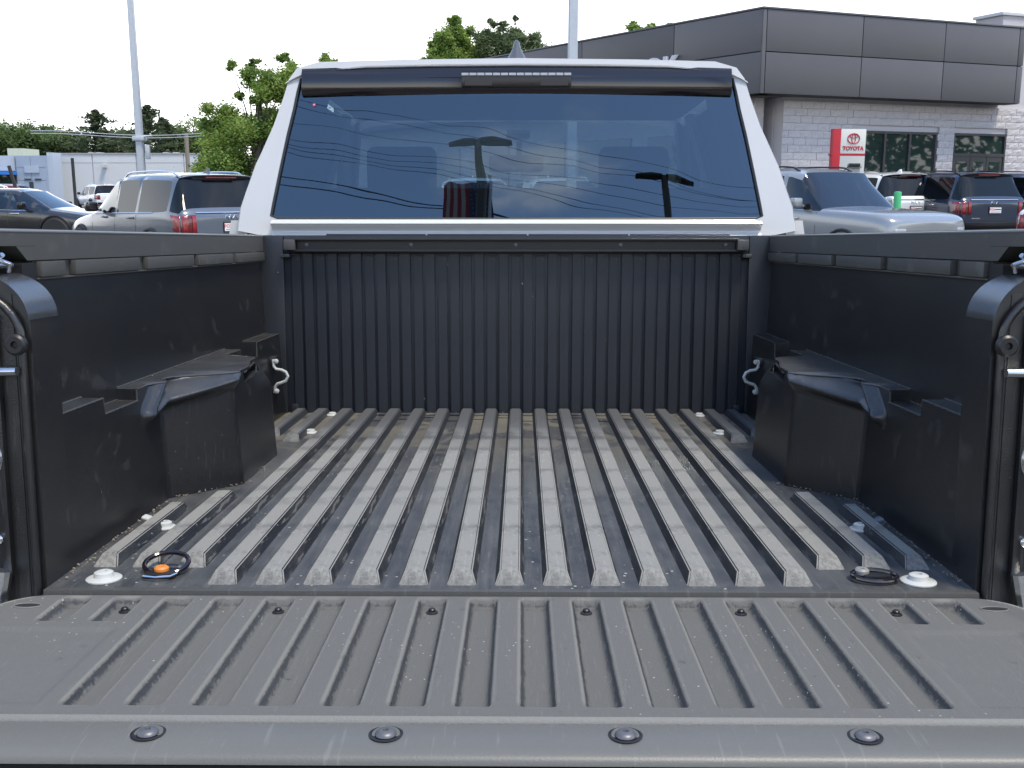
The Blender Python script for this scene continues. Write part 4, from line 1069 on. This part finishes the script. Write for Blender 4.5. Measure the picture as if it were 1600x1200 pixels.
# taller wing behind to the far right
box('rear_wing', FL + 1.1, FL + 14, 1.9, 3.0, 0, 6.75, mat('pale_block', (.50, .48, .49), .9, noise=(2, .5, (.42, .40, .41))), bld)
box('wing_coping', FL + 1.0, FL + 14, 1.84, 3.05, 6.751, 6.85, mat('light_coping', (.55, .55, .55), .5), bld, bev=.01)
box('roof_unit', SR(1310, 4), SR(1380, 4), 4.2, 6.0, 5.0, at(1340, 21, 34).z, M_galv, bld)
# block wall
WY = .75; WX0 = SR(1222, WY)
WZ = at(1400, 202, 29.6).z; wins = [(SR(1338, WY), SR(1465, WY), -.1, WZ, 3), (SR(1491, WY), SR(1573, WY), -.1, WZ, 2)]      # x0,x1,z0,z1
wall = bmesh.new()
wl_o = None
segs = [(WX0, wins[0][0]), (wins[0][1], wins[1][0]), (wins[1][1], 22.0)]
for a, b in segs: bbox(wall, a, b, WY + .03, WY + .4, 0, FB + .05)
for x0, x1, z0, z1, n_ in wins: bbox(wall, x0, x1, WY + .03, WY + .4, z1, FB + .05)
wl_o = from_bm('block_wall', wall, M_mortar, bld)
bmeshes = []
for q in range(6):
    rr2 = random.Random(q + 40); bm = bmesh.new(); nx, nz = 4, 3; g = []
    for i in range(nx + 1):
        g.append([bm.verts.new((i / nx * .391, -.03 - (rr2.uniform(0, .022) if 0 < i < nx and 0 < j < nz else 0), j / nz * .192)) for j in range(nz + 1)])
    for i in range(nx):
        for j in range(nz): bm.faces.new((g[i][j], g[i + 1][j], g[i + 1][j + 1], g[i][j + 1]))
    bd = [e for e in bm.edges if e.is_boundary]; ex = bmesh.ops.extrude_edge_only(bm, edges=bd)
    for v in ex['geom']:
        if isinstance(v, bmesh.types.BMVert): v.co.y = .03
    bmesh.ops.recalc_face_normals(bm, faces=bm.faces[:])
    me = bpy.data.meshes.new('wall_block'); bm.to_mesh(me); bm.free(); me.materials.append(M_block); bmeshes.append(me)
rest = bmesh.new(); nb = 0
for r_ in range(2, 20):
    z = .02 + r_ * .2; x = WX0 + (.0 if r_ % 2 else -.2)
    if z + .19 > FB + .05: break
    while x < 13:
        x0, x1 = max(x, WX0), min(x + .39, 13)
        ok = True
        for wa, wb, za, zb, n_ in wins:
            if x0 < wb and x1 > wa and z < zb: ok = False if not (x0 < wa - .1 or x1 > wb + .1) else ok
            if ok and x0 < wb and x1 > wa and z < zb:
                if x0 < wa: x1 = wa
                else: x0 = wb
        if ok and x1 - x0 > .05 and z > 1.0:
            o = bpy.data.objects.new('block', random.choice(bmeshes)); COL.objects.link(o); o.parent = wl_o; o.location = (x0, WY + random.uniform(-.006, .006), z)
            o.scale = ((x1 - x0) / .39, 1, 1); nb += 1
        x += .4
# left return of the wall
lw = box('wall_return', WX0 - .02, WX0 + .3, WY + .41, WY + 3, 0, FB + .05, M_block, bld)
# windows
for x0, x1, z0, z1, n_ in wins:
    fr_ = bmesh.new(); t = .06
    bbox(fr_, x0, x1, WY - .02, WY + .12, z1 - .07, z1); bbox(fr_, x0, x0 + t, WY - .02, WY + .12, 0, z1 - .0705); bbox(fr_, x1 - t, x1, WY - .02, WY + .12, 0, z1 - .0705)
    fo = from_bm('window', fr_, M_frame, bld)
    if n_ == 3:
        cuts = [x0 + t, SR(1384, WY), SR(1423, WY), x1 - t]
        for c in cuts[1:3]: box('mullion', c - .04, c + .04, WY - .02, WY + .10, 0, z1 - .071, M_frame, fo)
        for a, b in zip(cuts, cuts[1:]): box('pane', a + .03, b - .03, WY + .04, WY + .05, .0, z1 - .071, M_pane, fo)
        box('sill_rail', x0 + t, x1 - t, WY - .01, WY + .10, 1.42, 1.50, M_frame, fo)
    else:
        box('transom', x0 + t, x1 - t, WY - .02, WY + .10, 2.38, 2.47, M_frame, fo)
        box('pane', x0 + t, x1 - t, WY + .04, WY + .05, 2.47, z1 - .071, M_pane, fo)
        for k in range(3):
            a = x0 + t + k * (x1 - x0 - 2 * t) / 3; b = a + (x1 - x0 - 2 * t) / 3
            box('door_leaf', a + .01, b - .01, WY + .0, WY + .035, 0, 2.379, M_frame, fo); box('pane', a + .11, b - .11, WY - .006, WY - .001, .9, 2.22, M_pane, fo)
    # interior with lit depth behind the glass is left to the reflection
# left face
Lloc = Minv.to_3x3() @ dL
angL = math.atan2(Lloc.y, Lloc.x)
lf = bpy.data.objects.new('side_fascia', None); COL.objects.link(lf); lf.parent = bld; lf.rotation_euler = (0, 0, angL + math.pi)
bm = bmesh.new(); bbox(bm, -26, -.03, .06, .5, FB, FT - .03); sfb = from_bm('fascia_backing', bm, M_joint, lf)
xx = 0.0
for wdt in (3.3, 4.2, 4.2, 4.2, 4.2, 4.2):
    for z0, z1 in ((FB, zm), (zm, FT)):
        box('side_panel', -xx - wdt + .012, -xx - .012, -.005, .055, z0 + .012, z1 - .012, M_fasc, lf, bev=.006)
    xx += wdt
box('side_coping', -26, -.01, -.03, .5, FT + .001, FT + .05, M_fasc, lf, bev=.01)
box('side_soffit', -26, -.3, .501, 1.6, FB + .01, FB + .09, M_fasc, lf)
box('side_wall', -26, -.9, .85, 1.2, 0, FB, M_block, lf)
for k in range(6): 
    wv_ = box('side_window', -5.2 - k * 3.4, -2.6 - k * 3.4, .80, .849, .5, 3.0, M_pane, lf)
# sign letters over the cab
tm = text_mesh('OK', .95, .05, .02); tm.transform(Matrix.Rotation(R(90), 4, 'X')); so_ = link('fascia_letters', tm, mat('letter_grey', (.62, .62, .64), .5), lf); so_.location = (-3.75, -.07, FB + .90)

# pylon sign
sg = at(1297, 300, 26.0)
sign = empty('dealer_sign', (sg.x, sg.y, 0), (0, 0, R(8)), 'white and red dealer pylon sign with red oval emblem before the block wall', 'sign')
M_sw = mat('sign_white', (.62, .62, .58), .4); M_sr = mat('sign_red', (.42, .006, .018), .5)
pxm = 26.0 / 1600
ST = at(1300, 201, 26.0).z
box('red_column', 0, .20, -.01, .16, 0, ST, M_sr, sign, bev=.006)
box('upper_panel', .205, .86, 0, .15, ST - .60, ST - .005, M_sw, sign, bev=.006)
box('red_stripe', -.03, .86, -.004, .152, ST - .645, ST - .605, M_sr, sign)
box('lower_panel', .205, .86, 0, .15, 0, ST - .65, mat('sign_grey', (.42, .42, .40), .4), sign, bev=.006)
em = bmesh.new(); cx, cz = .535, ST - .235
def ell(rx, rz, ox=0, oz=0, n=32): return [(cx + ox + rx * math.cos(i * math.tau / n), -.010, cz + oz + rz * math.sin(i * math.tau / n)) for i in range(n)]
btube(em, ell(.155, .122), .0115, 6, True); btube(em, ell(.046, .114), .009, 6, True); btube(em, ell(.108, .040, 0, .060), .009, 6, True)
from_bm('emblem', em, M_sr, sign)
tm = text_mesh('TOYOTA', .132, .004, .004); tm.transform(Matrix.Translation((cx, -.008, ST - .475)) @ Matrix.Rotation(R(90), 4, 'X')); link('sign_lettering', tm, M_sr, sign)
# charger
cg = at(1333, 300, 24.0)
ch = empty('ev_charger', (cg.x, cg.y, 0), (0, 0, 0), 'grey charging post with a coiled black cable in front of the dealer sign', 'charger')
M_chg = mat('charger_grey', (.40, .41, .41), .4); zt_ = at(1333, 256, 24).z
box('post', -.10, .13, 0, .2, 0, zt_ - .10, M_chg, ch, bev=.02)
box('head', -.12, .16, -.05, .2, zt_ - .10, zt_, M_chg, ch, bev=.03)
box('handle', -.16, .10, -.10, -.02, zt_ - .07, zt_ + .01, M_black, ch, bev=.02)
tube('cable', [(-.14, -.08, zt_ - .04), (-.26, -.10, zt_ - .14), (-.30, -.10, zt_ - .34), (-.22, -.1, zt_ - .60), (-.10, -.08, zt_ - .7), (.0, -.06, zt_ - .45)], .014, M_black, ch)
# green post sleeves
M_green = mat('green_plastic', (.06, .42, .16), .5)
for px, lab in ((1403, 'bright green capped post sleeve behind the silver hood'), (1316, 'green post seen through the silver suv windshield')):
    p = at(px, 300, 22.2); zt = at(px, 299, 22.2).z
    o = lathe('green_post', [(.078, 0), (.078, zt - .03), (.070, zt - .01), (.03, zt)], M_green, c=(0, 0, 0), seg=20); o.location = (p.x, p.y, 0); tag(o, lab, 'post', 'green posts on the lot')

# ================================================================== LEFT BUILDING
M_wb = mat('white_panel_wall', (.56, .57, .57), .8, noise=(.3, .4, (.50, .51, .51)))
M_bg = mat('blue_grey_panel', (.30, .36, .45), .5, noise=(.5, .4, (.25, .31, .40)))
D = 85.
def X(px, d=D): return at(px, 300, d).x
def Z(py, d=D): return at(800, py, d).z
wb = empty('service_building', (X(190), D, 0), (0, 0, 0), 'long low white building with flat roof behind the grey suv', 'building')
bx = X(190)
xl = [82, 148, 216, 290, 380]
for a, b in zip(xl, xl[1:]): box('wall_panel', X(a) - bx + .04, X(b) - bx - .04, 0, .3, 0, Z(241), M_wb, wb)
box('wall_core', X(83) - bx, X(380) - bx, .08, 20, 0, Z(241) - .05, M_mortar, wb)
box('roof_edge', X(82) - bx, X(380) - bx, -.06, .35, Z(241) + .001, Z(239), mat('roof_edge_grey', (.3, .3, .3), .6), wb)
box('wall_joint', X(82) - bx, X(380) - bx, -.012, -.002, Z(254) - .03, Z(254) + .03, mat('joint_grey', (.42, .43, .43), .8), wb)
box('wall_lamp', X(164) - bx, X(170) - bx, -.4, 0, Z(262), Z(257), M_galv, wb)
box('wall_lamp', X(84) - bx, X(89) - bx, -.4, 0, Z(264), Z(259), M_galv, wb)
for px in (122, 135, 242, 258): box('roof_vent', X(px - 3) - bx, X(px + 3) - bx, 3, 4, Z(241), Z(236), M_galv, wb)
bb = empty('showroom_building', (X(55), D - 3, 0), (0, 0, 0), 'blue grey showroom with a bright blue canopy band at the left edge', 'building')
bx = X(55); D2 = D - 3
core = box('wall_core', X(-60) - bx, X(74, D2) - bx, 0.1, 12, 0, Z(243, D2), M_bg, bb)
for a, b in ((29, 52), (52, 74)):
    for z0, z1 in ((243, 262), (262, 282), (282, 312)): box('wall_panel', X(a, D2) - bx + .015, X(b, D2) - bx - .015, -.05, .09, Z(z1, D2) + .015, Z(z0, D2) - .015 , M_bg, bb)
box('corner_panel', X(74, D2) - bx, X(83, D2) - bx, .4, 2, 0, Z(238, D2), mat('pale_blue_panel', (.42, .47, .55), .5), bb)
for a, b in ((-40, 0), (0, 28)): box('wall_panel', X(a, D2) - bx + .05, X(b, D2) - bx - .05, -.8, .05, Z(268, D2) + .05, Z(244, D2), mat('pale_blue_panel', (.42, .47, .55), .5), bb)
box('blue_band', X(-60, D2) - bx, X(30, D2) - bx, -1.2, .0, Z(273, D2), Z(268, D2), mat('bright_blue', (.02, .17, .55), .4), bb)
box('window', X(-50, D2) - bx, X(27, D2) - bx, -.1, 0, .5, Z(274, D2), M_pane, bb)
box('door', X(48, D2) - bx, X(54, D2) - bx, -.12, -.06, 0, Z(284, D2), M_frame, bb)
box('wall_sign', X(42, D2) - bx, X(65, D2) - bx, -.14, -.06, Z(270, D2), Z(259, D2), mat('dim_sign', (.36, .42, .50), .5), bb)
for px in (46, 62): box('wall_vent', X(px - 5, D2) - bx, X(px + 5, D2) - bx, -.12, -.06, Z(281, D2), Z(279, D2), M_frame, bb)
box('roof_unit', X(8) - bx, X(32) - bx, 4, 7, Z(243), Z(231), mat('cream_unit', (.45, .47, .36), .7), bb)
dp = at(117, 300, 60); o = lathe('signal_post', [(.09, 0), (.09, at(117, 247, 60).z)], M_ink, seg=12); o.location = dp.xy.to_3d(); tag(o, 'thin dark post in front of the white building', 'post')
dp = at(27, 300, 60); o = tube('flag_staff', [(0, 0, 0), (-.1, 0, 1.6), (-.35, 0, at(24, 259, 60).z)], .10, M_ink); o.location = dp.xy.to_3d(); tag(o, 'thin leaning dark staff in front of the showroom', 'pole')

# light poles
def lamp_pole(px, d, r0, r1, h, label, head=True, rot=0, arm=.8):
    p = at(px, 262, d); root = empty('lamp_pole', (p.x, d, 0), (0, 0, rot), label, 'street lamp', 'lamp poles on the lot')
    b = bmesh.new(); bprism(b, [(-r0, -r0), (r0, -r0), (r0, r0), (-r0, r0)], 0, h, 'Z', bev=r0 * .2)
    for v in b.verts:
        k = v.co.z / h; v.co.x *= 1 + (r1 / r0 - 1) * k; v.co.y *= 1 + (r1 / r0 - 1) * k
    from_bm('pole', b, M_galv, root)
    if head:
        for s in (-1, 1):
            hd_ = bmesh.new(); bprism(hd_, [(s * .12, h - .05), (s * .4, h - .10), (s * arm, h - .10), (s * (arm + .05), h - .03), (s * arm, h + .04), (s * .4, h + .10), (s * .12, h + .03)], -.20, .20, 'Y', bev=.012)
            from_bm('lamp_head', hd_, M_black, root)
    box('base_plate', -.25, .25, -.25, .25, 0, .04, M_galv, root)
    return root
lp1 = lamp_pole(221, 30, .105, .055, 12, 'tall galvanised lamp pole behind the grey suv at the left', arm=.8)
cl_ = bmesh.new(); z_ = at(221, 215, 30).z; bbox(cl_, -.17, .17, -.15, .15, z_ - .10, z_ + .04, .03); bbox(cl_, .15, .27, -.05, .05, z_ - .6, z_ - .2, .01); btube(cl_, [(-.1, -.1, z_), (.38, -.05, z_ + .05)], .03, 8)
from_bm('pole_bracket', cl_, M_galv, lp1)
lp2 = lamp_pole(893, 21, .098, .085, 11, 'tall pale square lamp pole rising behind the cab roof')
# things behind the photographer, mirrored in the rear window
def refl(px, py, dist):
    # direction in which the rear glass sends the ray of this pixel; returns a world point dist metres behind
    t = 17.1 + 0; a = (px - 800) / 1600; el = math.degrees(math.atan((600 - py) / 1600)) - 10.8
    e2 = R(2 * (math.degrees(math.atan(.235)) + 2.87) + el); az = a
    p0 = Vector((a * 3.5, 3.5, CAM_H + 3.5 * math.tan(R(el))))
    return p0 + Vector((az * dist * 1.0, -dist, dist * math.tan(e2)))
for px, py, dist, lab in ((703, 226, 14, 'lamp pole with two flat heads behind the photographer, mirrored in the rear window'), (1095, 276, 15, 'further lamp pole behind the photographer, mirrored at the right of the rear window')):
    q = refl(px, py, dist); root = empty('lamp_pole', (q.x, q.y, 0), (0, 0, R(3)), lab, 'street lamp', 'lamp poles on the lot')
    b = bmesh.new(); btube(b, [(0, 0, 0), (0, 0, q.z)], [.11, .09], 10); from_bm('pole', b, mat('bronze_pole', (.05, .045, .035), .5), root)
    for s in (-1, 1):
        hd_ = bmesh.new(); bprism(hd_, [(s * .05, q.z - .01), (s * .25, q.z - .03), (s * .70, q.z - .02), (s * .74, q.z + .0), (s * .35, q.z + .05), (s * .05, q.z + .03)], -.09, .09, 'Y', bev=.012)
        from_bm('lamp_head', hd_, mat('bronze_pole', (.05, .045, .035), .5), root)
q0 = refl(640, 345, 16); 
fl_ = bmesh.new(); FWd, FH = .62, .85
fq = refl(682, 297, 16)
flag = empty('flag', (fq.x, fq.y, 0), (0, 0, 0), 'flag of red and white stripes with blue starred corner on a pole behind the photographer', 'flag')
tube('flag_pole', [(.45, 0, 0), (.42, 0, fq.z + .3)], .04, M_galv, flag)
nx_, nz_ = 24, 14; cols_ = [[] for _ in range(2)]
def fpt(u, v): return (.40 - u * 1.05 + .15 * v, .08 * math.sin(u * 9) * u, fq.z + .1 - v * 1.0 - .05 * u)
for stripe in range(7):
    v = []; f = []
    u0, u1 = 0.42 + stripe * .083, .42 + (stripe + 1) * .083
    for i in range(9):
        for u in (u0, u1): v.append(fpt(u + .1 * (i / 8) ** 2, i / 8))
    f = [(i * 2, i * 2 + 1, i * 2 + 3, i * 2 + 2) for i in range(8)]
    pyd('flag_stripe', v, f, mat('flag_red', (.22, .015, .025), .8) if stripe % 2 == 0 else mat('flag_white', (.34, .31, .29), .8), flag)
v = [fpt(u, i / 8) for i in range(9) for u in (0, .42 + .1 * (i / 8) ** 2)]
cf = pyd('flag_canton', v, [(i * 2, i * 2 + 1, i * 2 + 3, i * 2 + 2) for i in range(8)], mat('flag_blue', (.02, .025, .08), .8), flag)
stv = bmesh.new()
for i in range(9):
    for j in range(5):
        c = Vector(fpt(.05 + j * .085, .06 + i * .11)) + Vector((0, .012, 0)); r_ = .02
        vs_ = [stv.verts.new(c + Vector((math.cos(t) * (r_ if k % 2 else r_ * .45), 0, math.sin(t) * (r_ if k % 2 else r_ * .45)))) for k, t in enumerate([q * math.tau / 10 for q in range(10)])]
        stv.faces.new(vs_)
so_ = from_bm('flag_star', stv, mat('flag_white', (.34, .31, .29), .8), cf, smooth=None)
for i, (a, b) in enumerate((((440, 160), (1230, 268)), ((440, 172), (1230, 290)), ((440, 196), (1230, 292)), ((440, 225), (1230, 305)), ((440, 235), (1230, 322)), ((440, 243), (1230, 345)), ((440, 250), (1230, 352)), ((440, 290), (1230, 395)), ((440, 300), (1230, 380)))):
    ds = 26; A = refl(a[0], a[1], ds); B_ = refl(b[0], b[1], ds); pts = []
    e_ = (B_ - A)
    for k in range(-6, 31):
        t = k / 24; p = A + e_ * t; p.z -= 1.2 * 4 * t * (1 - t) * .25; pts.append(p)
    o = tube('power_line', pts, .008 if i < 7 else .018, M_ink, seg=5); tag(o, ['highest overhead wire', 'second overhead wire from the top', 'third overhead wire from the top', 'fourth overhead wire from the top', 'fifth overhead wire from the top', 'sixth overhead wire from the top', 'seventh overhead wire from the top', 'lowest thick overhead cable', 'upper of the two thick overhead cables'][i] + ' mirrored in the rear window', 'power line', 'overhead wires behind the photographer')

# distant wires in front of the trees
for i, py in enumerate((208, 212)):
    A = at(150, py, 70); B_ = at(320, py, 70); pts = [A + (B_ - A) * t - Vector((0, 0, .15 * math.sin(math.pi * t))) for t in [k / 10 for k in range(-6, 17)]]
    tag(tube('utility_wire', pts, .025, M_galv, seg=5), ('upper', 'lower')[i] + ' of two pale utility wires running behind the left lamp pole', 'wire', 'utility wires on the left')
up = at(296, 300, 78); o = tube('utility_pole', [(0, 0, 0), (0, 0, at(296, 208, 78).z)], .16, mat('weathered_wood', (.22, .19, .15), .9), seg=8); o.location = (up.x, up.y, 0); tag(o, 'grey wooden utility pole between the lamp pole and big green tree', 'utility pole')

# ================================================================== TREES
def leafmat(n_, c1, c2):
    m = bpy.data.materials.new(n_); m.use_nodes = True; t = m.node_tree; b = t.nodes['Principled BSDF']; n = t.nodes.new; l = t.links.new
    co = n('ShaderNodeTexCoord'); q = n('ShaderNodeTexNoise'); q.inputs['Scale'].default_value = 1.6; q.inputs['Detail'].default_value = 6; l(co.outputs['Object'], q.inputs[0])
    rp = n('ShaderNodeValToRGB'); rp.color_ramp.elements[0].position = .35; rp.color_ramp.elements[1].position = .68
    rp.color_ramp.elements[0].color = (*c1, 1); rp.color_ramp.elements[1].color = (*c2, 1); l(q.outputs[0], rp.inputs[0]); l(rp.outputs[0], b.inputs['Base Color'])
    b.inputs['Roughness'].default_value = .6
    tl = n('ShaderNodeBsdfTranslucent'); l(rp.outputs[0], tl.inputs[0]); mx_ = n('ShaderNodeMixShader'); mx_.inputs[0].default_value = .45
    o = t.nodes['Material Output']; l(b.outputs[0], mx_.inputs[1]); l(tl.outputs[0], mx_.inputs[2]); l(mx_.outputs[0], o.inputs[0]); return m
LM1 = leafmat('leaf_bright', (.13, .22, .04), (.30, .40, .09)); LM2 = leafmat('leaf_mid', (.08, .14, .045), (.19, .26, .09)); LM3 = leafmat('leaf_conifer', (.05, .075, .035), (.09, .12, .055))
LM4 = leafmat('leaf_hazy', (.08, .12, .05), (.17, .22, .09))
M_bark = mat('bark', (.10, .08, .06), .95, noise=(9, .6, (.05, .04, .03)), bump=(20, .02))
def tree(name, base, clumps, nleaf, ls, lm, label, trunk_r=.15, group='trees behind the lot', seed=1, sprigs=0):
    rn = random.Random(seed); root = empty(name, base, (0, 0, 0), label, 'tree', group); base = Vector(base)
    tb = bmesh.new(); H_ = max(c[2] for c in clumps) - base.z
    cx = sum(c[0] for c in clumps) / len(clumps) - base.x; cy = sum(c[1] for c in clumps) / len(clumps) - base.y
    btube(tb, [(0, 0, 0), (cx * .3, cy * .3, H_ * .3), (cx * .8, cy * .8, H_ * .6), (cx, cy, H_ * .9)], [trunk_r, trunk_r * .8, trunk_r * .5, trunk_r * .2], 8)
    for c in clumps:
        e = Vector(c[:3]) - base; s0 = Vector((cx * .5, cy * .5, min(e.z * .6, H_ * .5)))
        btube(tb, [s0, (s0 + e) * .5 + Vector((rn.uniform(-.1, .1), 0, .1 * c[3])), e], [trunk_r * .2, trunk_r * .11, trunk_r * .04], 6)
    from_bm('trunk', tb, M_bark, root, smooth=60)
    v = []; f = []; tot = sum(c[3] ** 2 for c in clumps)
    for c in clumps:
        nn = int(nleaf * c[3] ** 2 / tot); cc = Vector(c[:3]) - base
        # sub clusters
        subs = []
        for _ in range(max(6, int(10 + c[3] * 5))):
            d = Vector((rn.gauss(0, 1), rn.gauss(0, 1), rn.gauss(0, .8))).normalized() * c[3] * rn.uniform(.45, 1.0); d.z *= c[4] if len(c) > 4 else .85
            subs.append((cc + d, c[3] * rn.uniform(.22, .5)))
        for _ in range(nn):
            sc_, sr = rn.choice(subs)
            p = sc_ + Vector((rn.gauss(0, .55), rn.gauss(0, .55), rn.gauss(0, .42))) * sr
            q = ls * rn.uniform(.6, 1.3)
            a = Vector((rn.gauss(0, 1), rn.gauss(0, 1), rn.gauss(0, .6))).normalized(); b = a.cross(Vector((rn.gauss(0, 1), rn.gauss(0, 1), rn.gauss(0, 1)))).normalized()
            k = len(v); v += [p - a * q, p + b * q * .45, p + a * q, p - b * q * .45]; f.append((k, k + 1, k + 2, k + 3))
    pyd('crown', v, f, lm, root, smooth=None); return root
def cl(px, py, d, rpx, dd=0, flat=.85):
    p = at(px, py, d); return (p.x, p.y + dd, p.z, rpx * d / 1600, flat)
d = 27
tree('maple_tree', (at(385, 300, d).x, d, 0), [cl(330, 215, d, 34, 1), cl(345, 190, d, 30), cl(372, 205, d, 44), cl(405, 190, d, 42, 1), cl(350, 265, d, 44), cl(395, 265, d, 50, 1), cl(335, 310, d, 40), cl(390, 325, d, 50), cl(408, 130, d, 26), cl(440, 112, d, 24, 1), cl(425, 150, d, 30), cl(440, 88, d, 11), cl(362, 104, d, 9), cl(388, 112, d, 12), cl(512, 98, d, 13), cl(480, 120, d, 22, 1), cl(455, 160, d, 34, 2), cl(460, 230, d, 50, 2), cl(375, 150, d, 8), cl(398, 98, d, 8)], 95000, .048, LM1,
     'bright green broadleaf tree rising between the grey suv and the truck cab', .16, seed=3)
d = 46
tree('broadleaf_tree', (at(702, 300, d).x, d, 0), [cl(702, 62, d, 26), cl(716, 45, d, 18, 1), cl(690, 85, d, 20), cl(730, 85, d, 26, 1), cl(712, 33, d, 10), cl(676, 66, d, 8), cl(700, 110, d, 40), cl(665, 92, d, 9)], 52000, .062, LM1, 'green tree above the cab roof left of the fin antenna', .2, seed=5)
tree('broadleaf_tree', (at(800, 300, d).x, d + 4, 0), [cl(760, 62, d, 20), cl(800, 52, d, 22, 1), cl(790, 78, d, 26), cl(826, 65, d, 20), cl(850, 80, d, 18, 1), cl(868, 92, d, 14), cl(768, 85, d, 24), cl(806, 28, d, 6), cl(770, 36, d, 8), cl(820, 110, d, 40), cl(786, 38, d, 7)], 34000, .062, LM4, 'thin pale green tree behind the fin antenna', .2, seed=6)
tree('broadleaf_tree', (at(1000, 300, 60).x, 60, 0), [cl(1000, 50, 60, 20), cl(990, 44, 60, 12), cl(1020, 52, 60, 14), cl(1045, 44, 60, 9), cl(960, 80, 60, 26)], 9000, .11, LM1, 'tree top showing above the sloping charcoal fascia', .2, seed=8)
tree('broadleaf_tree', (at(628, 300, 50).x, 50, 0), [cl(628, 98, 50, 8), cl(622, 112, 50, 16), cl(640, 130, 50, 26), cl(610, 160, 50, 40)], 2500, .12, LM4, 'small tree tip just clearing the left part of the cab roof', .15, seed=9)
D3 = 105
i = 0
for px, py, r, m, lab in ((-20, 215, 34, LM2, 'dark green tree at the far left edge'), (28, 218, 30, LM2, 'rounded tree above the cream roof unit'), (70, 214, 32, LM2, 'green tree above the blue grey showroom'), (108, 220, 28, LM4, 'tree above the white building left of the conifer'), (185, 225, 34, LM4, 'rounded tree between conifer and lamp pole'), (275, 218, 30, LM2, 'tree behind the utility pole'), (320, 215, 34, LM2, 'tree hidden partly by the bright maple')):
    i += 1
    tree('broadleaf_tree', (at(px, 300, D3).x, D3 + i % 3 * 4, 0), [cl(px, py + 1, D3, r), cl(px - r * .6, py + 9, D3, r * .7, 1), cl(px + r * .6, py + 6, D3, r * .7, -1), cl(px, py + 34, D3, r, 2)], 17000, .15, m, lab, .35, seed=20 + i)
def conifer(px, pytop, wpx, D4, lab, seed):
    rn = random.Random(seed); b = at(px, 300, D4); zt = at(px, pytop, D4).z; root = empty('conifer_tree', (b.x, D4, 0), (0, 0, 0), lab, 'tree', 'trees behind the lot')
    tube('trunk', [(0, 0, 0), (0, 0, zt * .95)], [.35, .05], M_bark, root, seg=8); W_ = 1.7 * wpx * D4 / 1600; v = []; f = []
    for tier in range(20):
        t = tier / 19; z = zt * (.30 + .70 * t); rad = W_ * (1 - t) ** .7 * rn.uniform(.6, 1.35) + .15
        for br in range(7):
            a = rn.uniform(0, math.tau); L_ = rad * rn.uniform(.6, 1.15)
            for k in range(34):
                u = rn.random(); p = Vector((math.cos(a) * L_ * u, math.sin(a) * L_ * u, z + .12 * L_ * u + rn.gauss(0, .09))) + Vector((rn.gauss(0, .12), rn.gauss(0, .12), 0))
                q = .20 * rn.uniform(.6, 1.3); e = Vector((rn.gauss(0, 1), rn.gauss(0, 1), rn.gauss(0, .4))).normalized(); g = e.cross(Vector((rn.gauss(0, 1), rn.gauss(0, 1), 1))).normalized(); k0 = len(v)
                v += [p - e * q, p + g * q * .4, p + e * q, p - g * q * .4]; f.append((k0, k0 + 1, k0 + 2, k0 + 3))
    pyd('crown', v, f, LM3, root, smooth=None)
conifer(158, 176, 46, 100, 'dark pointed conifer above the white building', 31); conifer(238, 168, 44, 98, 'dark pointed conifer just right of the lamp pole', 32); conifer(260, 188, 36, 102, 'shorter conifer between lamp pole and utility pole', 33)
# street trees and low building seen through the cab
for px, lab in ((905, 'tree seen through the right of the cab glass'), (960, 'tree seen through the cab behind the right seat')):
    tree('broadleaf_tree', (at(px, 300, 60).x, 60, 0), [cl(px, 235, 60, 28), cl(px - 12, 250, 60, 26), cl(px + 14, 262, 60, 26)], 2200, .15, LM2, lab, .2, seed=px)
# unseen leaf ring added behind and beside the camera to darken glass reflections
rn = random.Random(77); v = []; f = []
for i in range(21000):
    az = R(rn.uniform(62, 302)); dd = rn.gauss(88, 3); h = rn.random() ** .8 * (9 + 2.5 * math.sin(az * 17) + 1.5 * math.sin(az * 41))
    p = Vector((math.sin(az) * dd, math.cos(az) * dd, h)); q = rn.uniform(.5, .95); a = Vector((rn.gauss(0, 1), rn.gauss(0, 1), rn.gauss(0, 1))).normalized(); b = a.cross(Vector((rn.gauss(0, 1), rn.gauss(0, 1), 1))).normalized(); k = len(v)
    v += [p - a * q, p + b * q * .5, p + a * q, p - b * q * .5]; f.append((k, k + 1, k + 2, k + 3))
tag(pyd('added_tree_line', v, f, LM2, smooth=None), 'unseen tree line added behind the photographer to darken reflections', 'trees', kind='stuff')
print('blocks', nb)
